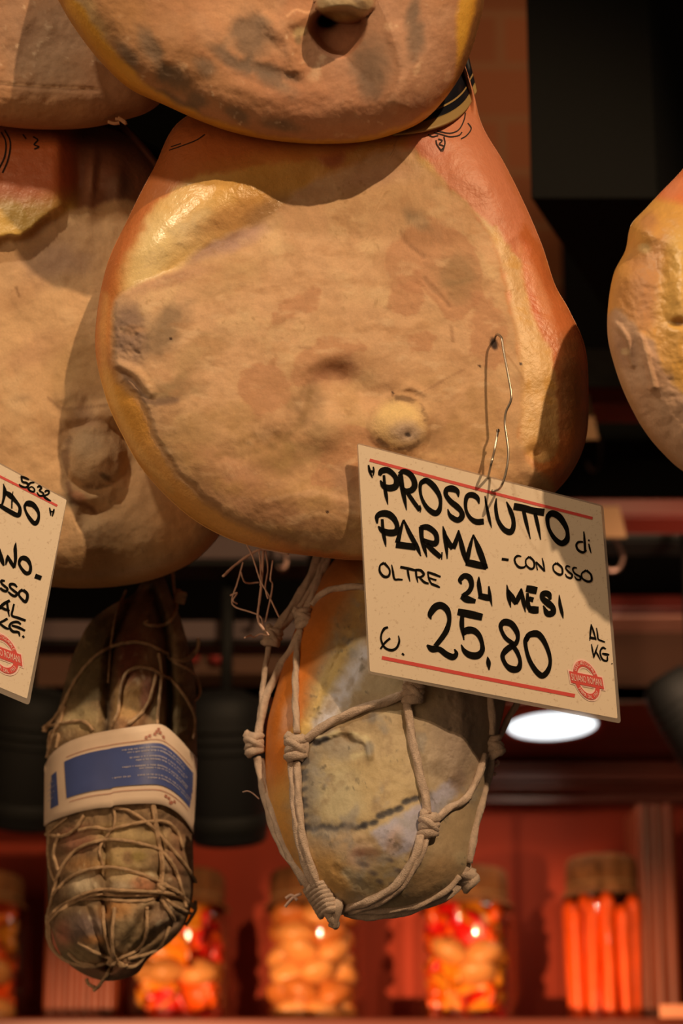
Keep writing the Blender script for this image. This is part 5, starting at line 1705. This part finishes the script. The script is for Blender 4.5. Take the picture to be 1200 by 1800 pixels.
for i, (x, y, s_) in enumerate(((283, 1560, 1.2), (317, 1050, 1.4), (197, 1688, 1.0), (80, 1281, .7))):
    z = float(sal_body.z([x], [y])[0]) - .003
    v, f = knot_mesh(P(x, y, z), .0014 * s_, AU + AR * .3, i, 3)
    mesh_obj('knot', v, f, M_TWINE, sal)

# ================================================================== netted ham
NET_OUT = [(608, 968), (575, 1000), (548, 1042), (525, 1090), (503, 1150), (484, 1215), (469, 1275), (466, 1340), (472, 1410), (486, 1465), (508, 1515), (540, 1562), (582, 1592), (640, 1606), (700, 1602), (756, 1586), (800, 1558), (826, 1520), (836, 1460),
           (850, 1395), (868, 1325), (884, 1255), (896, 1190), (898, 1120), (880, 1050), (840, 995), (780, 960), (690, 950)]


def paint_net(x, y, D):
    f = Field(x, y, (186, 146, 96), .62)
    f.paint(sstep(-.1, .8, f.e2), (176, 136, 84), .7)
    f.paint(sstep(.1, .8, f.e1), (204, 170, 114), .5)
    # orange rind on the left
    left = sstep(26, -26, x - np.interp(y, [950, 1060, 1140, 1230, 1290, 1340, 1420, 1500, 1560, 1620], [660, 610, 570, 540, 527, 515, 510, 515, 545, 600]) + 6 * f.e1)
    f.paint(left, (200, 106, 34), 1.0, .42)
    f.paint(left * sstep(1330, 1420, y), (206, 142, 62), .9)
    f.paint(left * sstep(1130, 1050, y), (150, 88, 44), .7)
    f.paint(left * f.blob(505, 1265, 12, 34, 12, .6, .4), (206, 156, 128), .6)
    # yellow stripes beside it
    f.paint(f.line([(640, 1040), (612, 1120), (575, 1200), (545, 1270), (528, 1290)], 13, 4, .9), (222, 172, 84), .85)
    f.paint(f.line([(660, 1120), (625, 1180), (585, 1240), (560, 1278)], 10, 4, .9), (212, 146, 70), .8)
    f.paint(f.blob(610, 1090, 30, 60, 20, .6, .4), (170, 116, 60), .6)
    # blue-white bloom
    f.paint(f.line([(640, 1150), (620, 1190), (590, 1235), (566, 1272)], 15, 5, 1), (222, 206, 196), .9)
    f.paint(f.blob(700, 1200, 70, 20, -10, .6, .4), (190, 156, 104), .6)
    # central membrane
    f.paint(f.blob(640, 1380, 110, 80, -20, .6, .3), (206, 164, 98), .8, .5)
    f.paint(f.blob(590, 1400, 40, 50, 0, .6, .4), (206, 178, 122), .7)
    f.paint(f.blob(700, 1290, 60, 40, -10, .6, .4), (200, 160, 104), .6)
    f.paint(f.blob(790, 1290, 50, 90, 10, .7, .3), (186, 150, 112), .7)
    f.paint(f.blob(600, 1310, 40, 20, 10, .6, .5), (160, 138, 110), .6)
    f.paint(f.line([(560, 1300), (600, 1288), (640, 1296), (650, 1320), (620, 1330)], 4, 3, 1), (226, 194, 128), .7)
    f.paint(f.blob(610, 1292, 8, 16, -40, .5, .5), (124, 88, 48), .8)
    f.paint(f.blob(648, 1318, 8, 12, 0, .5, .5), (124, 110, 96), .6)
    f.paint(f.blob(655, 1262, 9, 12, 0, .5, .5), (96, 78, 56), .7)
    # dotted dark stitches
    for a, b, n in (((533, 1340), (535, 1450), 8), ((540, 1456), (640, 1452), 9), ((640, 1452), (745, 1395), 8), ((545, 1300), (570, 1302), 3)):
        for k in range(n):
            t = k / (n - 1)
            f.paint(f.blob(a[0] + (b[0] - a[0]) * t, a[1] + (b[1] - a[1]) * t + 3 * math.sin(k * 2.1), 8, 5, -20, .5, .5), (58, 50, 46), .9)
    f.paint(f.blob(545, 1390, 16, 60, 0, .7, .5), (140, 124, 104), .6)
    # violet-grey patch
    f.paint(f.poly([(655, 1462), (690, 1440), (745, 1408), (790, 1370), (800, 1400), (745, 1445), (725, 1492), (700, 1502), (672, 1490)], 7, 6), (182, 162, 158), .95)
    f.paint(f.blob(692, 1478, 12, 26, 20, .7, .3), (206, 158, 128), .8)
    # lower part
    f.paint(f.blob(600, 1485, 60, 22, 0, .6, .4), (206, 158, 106), .7)
    f.paint(f.blob(575, 1540, 42, 36, 30, .6, .4), (212, 146, 66), .85)
    f.paint(f.blob(640, 1510, 30, 20, 20, .6, .4), (206, 156, 122), .7)
    f.paint(f.line([(610, 1535), (630, 1550), (655, 1568)], 9, 4, 1), (222, 196, 150), .7)
    f.paint(f.blob(675, 1540, 44, 34, -10, .6, .4), (156, 124, 72), .7)
    f.paint(f.blob(645, 1498, 22, 7, 0, .6, .4), (132, 76, 46), .7)
    for cx, cy in ((668, 1550), (690, 1556), (640, 1520), (700, 1530), (655, 1535), (686, 1512)):
        f.paint(f.blob(cx, cy, 9, 5, 20, .6, .6), (78, 62, 56), .7)
    f.paint(f.blob(790, 1480, 34, 70, 20, .6, .4), (192, 148, 94), .7)
    f.paint(f.blob(760, 1540, 50, 24, -30, .6, .4), (188, 134, 76), .7)
    f.paint(f.blob(805, 1370, 12, 18, 0, .6, .5), (150, 112, 84), .7)
    f.paint(f.blob(780, 1350, 20, 12, 0, .6, .5), (136, 104, 68), .7)
    f.paint(sstep(.5, .9, f.e3) * sstep(.0, .5, f.e1) * (1 - left), (92, 76, 54), .5)
    f.paint(sstep(.2, .8, fbm(x, y, 30, 301, 4)) * (1 - left), (150, 112, 70), .45)
    f.paint(sstep(.3, .9, fbm(x, y, 44, 311, 4)) * (1 - left), (150, 134, 116), .5)
    f.paint(sstep(800, 690, x) * 0 + sstep(735, 800, x - .12 * (y - 1200)) * sstep(1420, 1330, y), (150, 116, 86), .6)  # shade on the right part below the sign, painted into the colour
    h = f.h
    h += .0003 * f.e1 * (1 - left) + .00015 * f.e3 * (1 - left) + .0010 * f.e2
    h += .0025 * f.line([(560, 1298), (600, 1286), (640, 1300), (650, 1326)], 6, 3, 1) - .004 * f.gauss(612, 1294, 9, 14)
    h -= .0010 * f.line([(540, 1456), (640, 1454), (745, 1395)], 8, 3, 1) + .001 * f.line([(533, 1330), (535, 1450)], 8, 2, 1)
    h += .002 * f.gauss(700, 1470, 40, 26) - .001 * f.line([(590, 1530), (640, 1560)], 8, 3, 1)
    h -= .002 * f.line([(612, 1120), (575, 1200), (545, 1270)], 6, 2, 1)
    h += .003 * f.line([(800, 1180), (812, 1280), (800, 1360)], 14, 5, 1)
    g = f.c.mean(axis=1, keepdims=True)
    k = (1 - left)[:, None]
    f.c = f.c * (1 - .20 * k) + (g * .16 + 4) * k * .62
    # pulled in under the cords
    return f


net_body = Body(NET_OUT, (672, 1290), 0.910, 0.060, 215, 0.070, paint_net, tilt=(0, -.11), power=2.0)
net = empty('netted_ham', tuple(P(640, 985, 0.925)), 'boneless ham in a knotted cord net hanging below the large price sign', 'ham')
nz = float(net_body.z([700], [1200])[0]); print('net front', nz, 'sign at', spl.at(np.array([700.]), np.array([1190.])))
net_body.build(net, [('cured_rind', None, skin_mat('netted_surface', .10, .22, 380))], 260)
N1 = lambda p: zz(370, 930, 3.4286, p)
N2 = lambda p: zz(400, 1250, 3.4286, p)
N3 = lambda p: zz(650, 1180, 3.83, p)
cords = [(N1([(660, 130), (600, 290), (530, 410), (430, 560), (390, 620)]), .0036), (N1([(690, 130), (640, 300), (560, 440), (470, 540), (400, 620)]), .0030), (N1([(720, 150), (680, 250), (620, 390), (570, 500)]), .0030),
         (N1([(610, 460), (660, 400), (740, 362), (830, 350), (930, 350)]), .0026), (N1([(545, 610), (490, 720), (425, 820), (360, 950), (320, 1060), (300, 1170), (285, 1250)]), .0032), (N1([(540, 610), (524, 720), (512, 900), (512, 1080), (522, 1230)]), .0027),
         (N1([(355, 690), (335, 800), (318, 920), (305, 1060), (290, 1200)]), .0022), (N2([(182, 280), (205, 420), (235, 560), (285, 730), (350, 860), (430, 970), (500, 1080)]), .0032), (N2([(205, 290), (230, 470), (280, 640), (330, 790), (400, 930), (460, 1040)]), .0026),
         (N2([(385, 310), (395, 480), (410, 650), (435, 810), (480, 960), (530, 1070)]), .0030), (N2([(420, 310), (425, 480), (437, 640), (460, 800), (500, 920), (545, 1060)]), .0028),
         (N1([(570, 1270), (640, 1220), (720, 1170), (820, 1120), (950, 1070), (1080, 1030), (1190, 990)]), .0034), (N2([(445, 150), (470, 180), (470, 240), (440, 300)]), .0022),
         (N3([(252, 210), (262, 320), (285, 460), (310, 580), (345, 730), (375, 860), (390, 960)]), .0032),
         (N3([(345, 1110), (325, 1190), (290, 1270), (210, 1400), (110, 1490), (0, 1545), (-100, 1580), (-180, 1600)]), .0032), (N3([(385, 1110), (345, 1220), (300, 1310), (230, 1420), (140, 1510), (20, 1570), (-90, 1605), (-180, 1620)]), .0030),
         (N3([(455, 990), (520, 930), (600, 888), (660, 840), (715, 730), (750, 640), (775, 560)]), .0028), (N3([(820, 430), (822, 340), (812, 200), (810, 100)]), .0030), (N3([(870, 440), (920, 340), (970, 250), (1005, 180)]), .0026),
         (N3([(820, 560), (795, 700), (755, 860), (715, 1010), (685, 1160), (665, 1290)]), .0034), (N3([(780, 570), (745, 690), (690, 800), (665, 860)]), .0020),
         (N3([(640, 1400), (560, 1480), (470, 1535), (350, 1580), (200, 1625), (50, 1645), (-60, 1645), (-170, 1625)]), .0034), (N3([(600, 1380), (540, 1450), (440, 1520), (300, 1580), (150, 1605), (0, 1615), (-150, 1612)]), .0028)]
for i, (p, r) in enumerate(cords):
    strand(net_body, p, r * .86, 40 + i, .9, 3, 'net_cord', net, M_CORD)
kn = [((479, 1119), .0026, (0.3, 1), 2.6, 1.25), ((533, 1086), .0028, (-.2, 1), 3, 1.1), ((447, 1307), .0030, (-.1, 1), 3, 1.1), ((520, 1313), .0032, (0, 1), 3, 1.15), ((726, 1216), .0030, (.1, 1), 3, 1.1), ((754, 1449), .0030, (.1, 1), 3, 1.05), ((867, 1312), .0030, (-.3, 1), 3, 1.05), ((818, 1540), .0032, (-.7, 1), 3, 1.1)]
for i, ((x, y), r, (ax, ay), tn, sz) in enumerate(kn):
    z = float(net_body.z([x], [y])[0]) - .004
    v, f = knot_mesh(P(x, y, z), r, AR * ax + AU * ay, 70 + i, 3, sz)
    mesh_obj('knot', v, f, M_CORD, net)
# the big gathered knot at the foot
z0 = float(net_body.z([575], [1585])[0]) - .004
parts = []
for k in range(7):
    t = k / 6
    a = P(540 + 24 * t, 1566 + 42 * t, z0 + .006); b = P(592 + 6 * t, 1556 + 46 * t, z0 + .004)
    m_ = (a + b) / 2 - AF * .013 + AU * .002
    q = catmull([a + AF * .006, a, m_ - (b - a) * .15, m_ + (b - a) * .18, b, b + AF * .006], 7)
    parts.append(tube(q, .0027, 10, 3, 260, .16, .1, k))
q = catmull([P(596, 1560, z0), P(594, 1590, z0 - .008), P(590, 1612, z0 - .004), P(585, 1628, z0)], 7); parts.append(tube(q, .0030, 10, 3, 260, .16, .1, 90))
q = catmull([P(575, 1600, z0 - .006), P(583, 1615, z0 - .004), P(590, 1628, z0 + .002)], 7); parts.append(tube(q, .0030, 10, 3, 260, .16, .1, 91))
v, f = merge([(list(a), b) for a, b in parts]); k_ = mesh_obj('knot', v, f, M_CORD, net); k_['label'] = 'large wound knot at the foot of the net'
# frayed dry straw fibres at the upper left of the net
fr = [N1([(75, 285), (150, 215), (260, 140), (330, 120), (470, 150)]), N1([(195, 200), (160, 330), (130, 420), (150, 470), (290, 520), (320, 590), (350, 640)]), N1([(318, 130), (305, 350), (285, 530), (320, 610)]), N1([(200, 60), (250, 160), (300, 310), (350, 400), (412, 530)]),
      N1([(375, 190), (360, 300), (372, 350), (330, 560)]), N1([(180, 255), (210, 322), (290, 322)]), N1([(205, 655), (240, 640), (260, 652), (300, 632), (340, 640)]), N1([(290, 120), (300, 220), (300, 340)]), N1([(330, 125), (345, 240), (330, 350), (345, 420)]), N1([(120, 400), (160, 385), (135, 430), (160, 450)])]
M_STRAW = mat('dry_straw_fibre', (224, 172, 136), .85)
for i, p in enumerate(fr):
    c = catmull(p, 8); z = np.full(len(c), .905) + .012 * np.sin(np.linspace(0, 3, len(c)) + i)
    v, f = tube(PV(c[:, 0], c[:, 1], z), (.00055 if i not in (0, 2) else .0009), 7, 0, 0, 0, .35, i)
    mesh_obj('frayed_fibre', v, f, M_STRAW, net)
# a few stray hairs of the cord
for i, p in enumerate((N2([(90, 488), (120, 482), (150, 495), (190, 530)]), N2([(345, 1180), (370, 1150), (400, 1120), (445, 1100)]), N2([(350, 1130), (385, 1110), (420, 1140)]), N3([(850, 600), (862, 616), (840, 640)]), N3([(800, 690), (842, 690), (830, 700)]))):
    c = catmull(p, 8); z = np.full(len(c), .915)
    v, f = tube(PV(c[:, 0], c[:, 1], z), .0004 if i in (0,) else .0012, 6); mesh_obj('frayed_fibre', v, f, M_STRAW, net)

# ================================================================== preserve jars in the niche
M_GLASS = clear_mat('jar_glass', (0.97, 0.97, 0.95), 0.10, 0.04)
M_CLOTH = mat('burlap_cover', (128, 78, 36), .9, bump=.6, bscale=260, vary=.3, vscale=60, direct=True)
M_CLOTH2 = mat('string_tie', (150, 112, 72), .9, direct=True)
VEG = {'red': mat('red_pepper_flesh', (208, 20, 12), .3, direct=True), 'orange': mat('orange_pepper_flesh', (232, 86, 10), .3, direct=True), 'yellow': mat('yellow_pepper_flesh', (222, 132, 26), .3, direct=True),
       'cream': mat('cream_onion_flesh', (214, 142, 76), .4, direct=True), 'carrot': mat('carrot_flesh', (252, 92, 20), .35, vary=.12, vscale=25, direct=True), 'amber': mat('amber_onion_flesh', (190, 108, 46), .4, direct=True)}
YJ = 2.18
zj = zsh


def jar(px0, px1, ytop, ycov, label, lean=0.0):
    xa = W(px0, 1700, YJ - .05)[0]; xb = W(px1, 1700, YJ - .05)[0]
    R = (xb - xa) / 2 * 1.0; cx = (xa + xb) / 2 * (YJ / (YJ - .05))
    zt = W(600, ytop, YJ)[2]; zcv = W(600, ycov, YJ)[2]
    root = empty('preserve_jar', (cx, YJ, zj), label, 'jar', 'preserve jars on the mahogany shelf')
    prof = [(0, 0.001), (R * .92, .001), (R * .99, .008), (R, .02), (R, zt - zj - .03), (R * .95, zt - zj - .012), (R * .78, zt - zj), (R * .74, zt - zj + .006), (R * .74, zcv - zj - .012)]
    v, f = lathe(prof, 48, (cx, YJ, zj)); mesh_obj('glass', v, f, M_GLASS, root)
    hc = zcv - zt
    v, f = lathe([(0, zcv - zj), (R * .5, zcv - zj), (R * .74, zcv - zj - .004), (R * .80, zcv - zj - .012), (R * .82, zt - zj + hc * .35), (R * .76, zt - zj + hc * .2), (R * .80, zt - zj + hc * .05), (R * .92, zt - zj - hc * .12)], 56, (cx, YJ, zj))
    v = [(x + .0035 * math.sin(9 * math.atan2(y - YJ, x - cx)) * (1 if z < zt + hc * .3 else .4), y + .0035 * math.cos(11 * math.atan2(y - YJ, x - cx)), z) for x, y, z in v]
    mesh_obj('cloth_cover', v, f, M_CLOTH, root)
    th = np.linspace(0, 2 * math.pi, 40); q = np.stack([cx + R * .79 * np.cos(th), YJ + R * .79 * np.sin(th), np.full(40, zt + hc * .2)], 1)
    v, f = tube(q, .0022, 8, 3, 900); mesh_obj('string_tie', v, f, M_CLOTH2, root)
    return cx, R, zt


def blob_mesh(c, s, rot, seed, kind):
    """one pickled piece: 'ball' onion, 'strip' of pepper, 'slab' of pepper"""
    bm = bmesh.new()
    if kind == 'ball':
        bmesh.ops.create_uvsphere(bm, u_segments=18, v_segments=12, radius=1.0)
        for v in bm.verts:
            k = 1 + .06 * math.sin(5 * math.atan2(v.co.y, v.co.x)) * (1 - abs(v.co.z))
            v.co = Vector((v.co.x * k * s[0], v.co.y * k * s[1], (v.co.z + .18 * max(0, v.co.z - .7) * 3) * s[2]))
    else:
        n, m = 12, 6
        rows = []
        for side in (1, -1):
            g = []
            for i in range(n + 1):
                t = i / n * 2 - 1
                w = (1 - abs(t) ** 3) ** .5 * (.8 + .2 * math.sin(t * 3 + seed))
                r = []
                for j in range(m + 1):
                    u = j / m * 2 - 1
                    r.append(bm.verts.new((t * s[0], u * w * s[1], (u * u * .35 + t * t * .45 - .3) * s[1] + side * s[2] * (1 - u ** 4) * w)))
                g.append(r)
            rows.append(g)
        for g, fl in ((rows[0], False), (rows[1], True)):
            for i in range(n):
                for j in range(m):
                    q = [g[i][j], g[i + 1][j], g[i + 1][j + 1], g[i][j + 1]]
                    bm.faces.new(q[::-1] if fl else q)
        bmesh.ops.remove_doubles(bm, verts=bm.verts, dist=1e-5)
    M = Matrix.Translation(Vector(c)) @ Matrix.Rotation(rot[2], 4, 'Z') @ Matrix.Rotation(rot[1], 4, 'Y') @ Matrix.Rotation(rot[0], 4, 'X')
    bmesh.ops.transform(bm, matrix=M, verts=bm.verts)
    return bm


def fill(cx, R, zt, mix, label_of, group, seed, n_layers=6):
    rng = random.Random(seed)
    H = zt - zj - .012
    step = H / n_layers
    for L in range(n_layers):
        a0 = rng.uniform(0, 6)
        n = 5
        for k in range(n):
            col, kind = mix[rng.randrange(len(mix))]
            a = a0 + 2 * math.pi * k / n
            rr = R * (.50 if kind == 'ball' else .47)
            c = (cx + rr * math.cos(a), YJ + rr * math.sin(a), zj + .008 + step * (L + .5) + rng.uniform(-.003, .003))
            if kind == 'ball':
                s = (R * .38, R * .38, min(step * .62, R * .4)); rot = (rng.uniform(-.5, .5), rng.uniform(-.5, .5), a)
            else:
                s = (R * .50, R * .40, .004); rot = (rad(90) + rng.uniform(-.3, .3), rng.uniform(-1.0, 1.0), a + rad(90))
            nm = {'cream': 'pickled_onion', 'amber': 'pickled_onion'}.get(col, 'pickled_pepper')
            o = bm_obj(nm, blob_mesh(c, s, rot, rng.random() * 6, kind), VEG[col], None, True)
            cat_ = 'onion' if 'onion' in nm else 'pepper'
            tag(o, label_of[col], cat_, group)


# jar at the left edge
cx, R, zt = jar(-128, 52, 1590, 1536, 'jar of mixed pickles at the left edge behind the fluted column')
fill(cx, R, zt, [('red', 'slab'), ('yellow', 'slab'), ('orange', 'slab'), ('cream', 'ball')],
     {'red': 'red pepper piece in the jar at the left edge', 'yellow': 'yellow pepper piece in the jar at the left edge', 'orange': 'orange pepper piece in the jar at the left edge', 'cream': 'cream onion in the jar at the left edge'}, 'pickles in the jar at the left edge', 1)
cx, R, zt = jar(222, 412, 1592, 1532, 'jar of red and yellow peppers just right of the tied salami')
fill(cx, R, zt, [('red', 'slab'), ('orange', 'slab'), ('orange', 'slab'), ('yellow', 'slab'), ('cream', 'ball')],
     {'red': 'red pepper piece in the jar beside the tied salami', 'yellow': 'yellow pepper piece in the jar beside the tied salami', 'orange': 'orange pepper piece in the jar beside the tied salami', 'cream': 'cream onion in the jar beside the tied salami'}, 'pickles in the jar beside the tied salami', 2)
cx, R, zt = jar(454, 642, 1592, 1530, 'jar of pale onions under the netted ham')
fill(cx, R, zt, [('cream', 'ball'), ('amber', 'ball'), ('cream', 'ball')],
     {'cream': 'pale cream onion in the jar under the netted ham', 'amber': 'amber onion in the jar under the netted ham'}, 'onions in the jar under the netted ham', 3)
cx, R, zt = jar(724, 915, 1592, 1530, 'jar of red and orange peppers right of the netted ham foot')
fill(cx, R, zt, [('red', 'slab'), ('orange', 'slab'), ('yellow', 'slab'), ('red', 'slab'), ('orange', 'slab'), ('cream', 'ball')],
     {'red': 'red pepper piece in the jar right of the netted ham', 'yellow': 'yellow pepper piece in the jar right of the netted ham', 'orange': 'orange pepper piece in the jar right of the netted ham', 'cream': 'cream onion in the jar right of the netted ham'}, 'pickles in the jar right of the netted ham', 4)
cx, R, zt = jar(982, 1140, 1572, 1508, 'jar of upright carrots at the right beside the mahogany column')
rng = random.Random(9)
k = 0
for ring_r, n in ((.70, 11), (.36, 6), (.0, 1)):
    for i in range(n):
        a = 2 * math.pi * i / n + ring_r
        x = cx + R * ring_r * math.cos(a); y = YJ + R * ring_r * math.sin(a)
        L = (zt - zj) * rng.uniform(.84, .98); rc = R * .175
        dx, dy = rng.uniform(-.10, .10) * R, rng.uniform(-.08, .08) * R
        n_s = 14
        q = np.array([(x + dx * t, y + dy * t, zj + .006 + L * t) for t in np.linspace(0, 1, n_s)])
        rr = np.array([rc * (.62 + .42 * t) * (1 if 0.04 < t < .97 else .55) for t in np.linspace(0, 1, n_s)])
        v, f = tube(q, rr, 12, 0, 0, 0, .06, i)
        o = mesh_obj('pickled_carrot', v, f, VEG['carrot']); tag(o, 'whole orange carrot standing in the jar at the right', 'carrot', 'carrots in the jar at the right')

# small shelf ticket at the bottom right corner
a = W(1160, 1800, 1.97); b = W(1210, 1766, 1.97)
o = box_obj('shelf_ticket', (a[0], 1.97, zsh - .002), (b[0] + .03, 1.973, b[2]), mat('ticket_paper', (236, 150, 110), .6, direct=True), None, .0005)
tag(o, 'small pale ticket standing on the shelf edge in the bottom right corner', 'ticket')
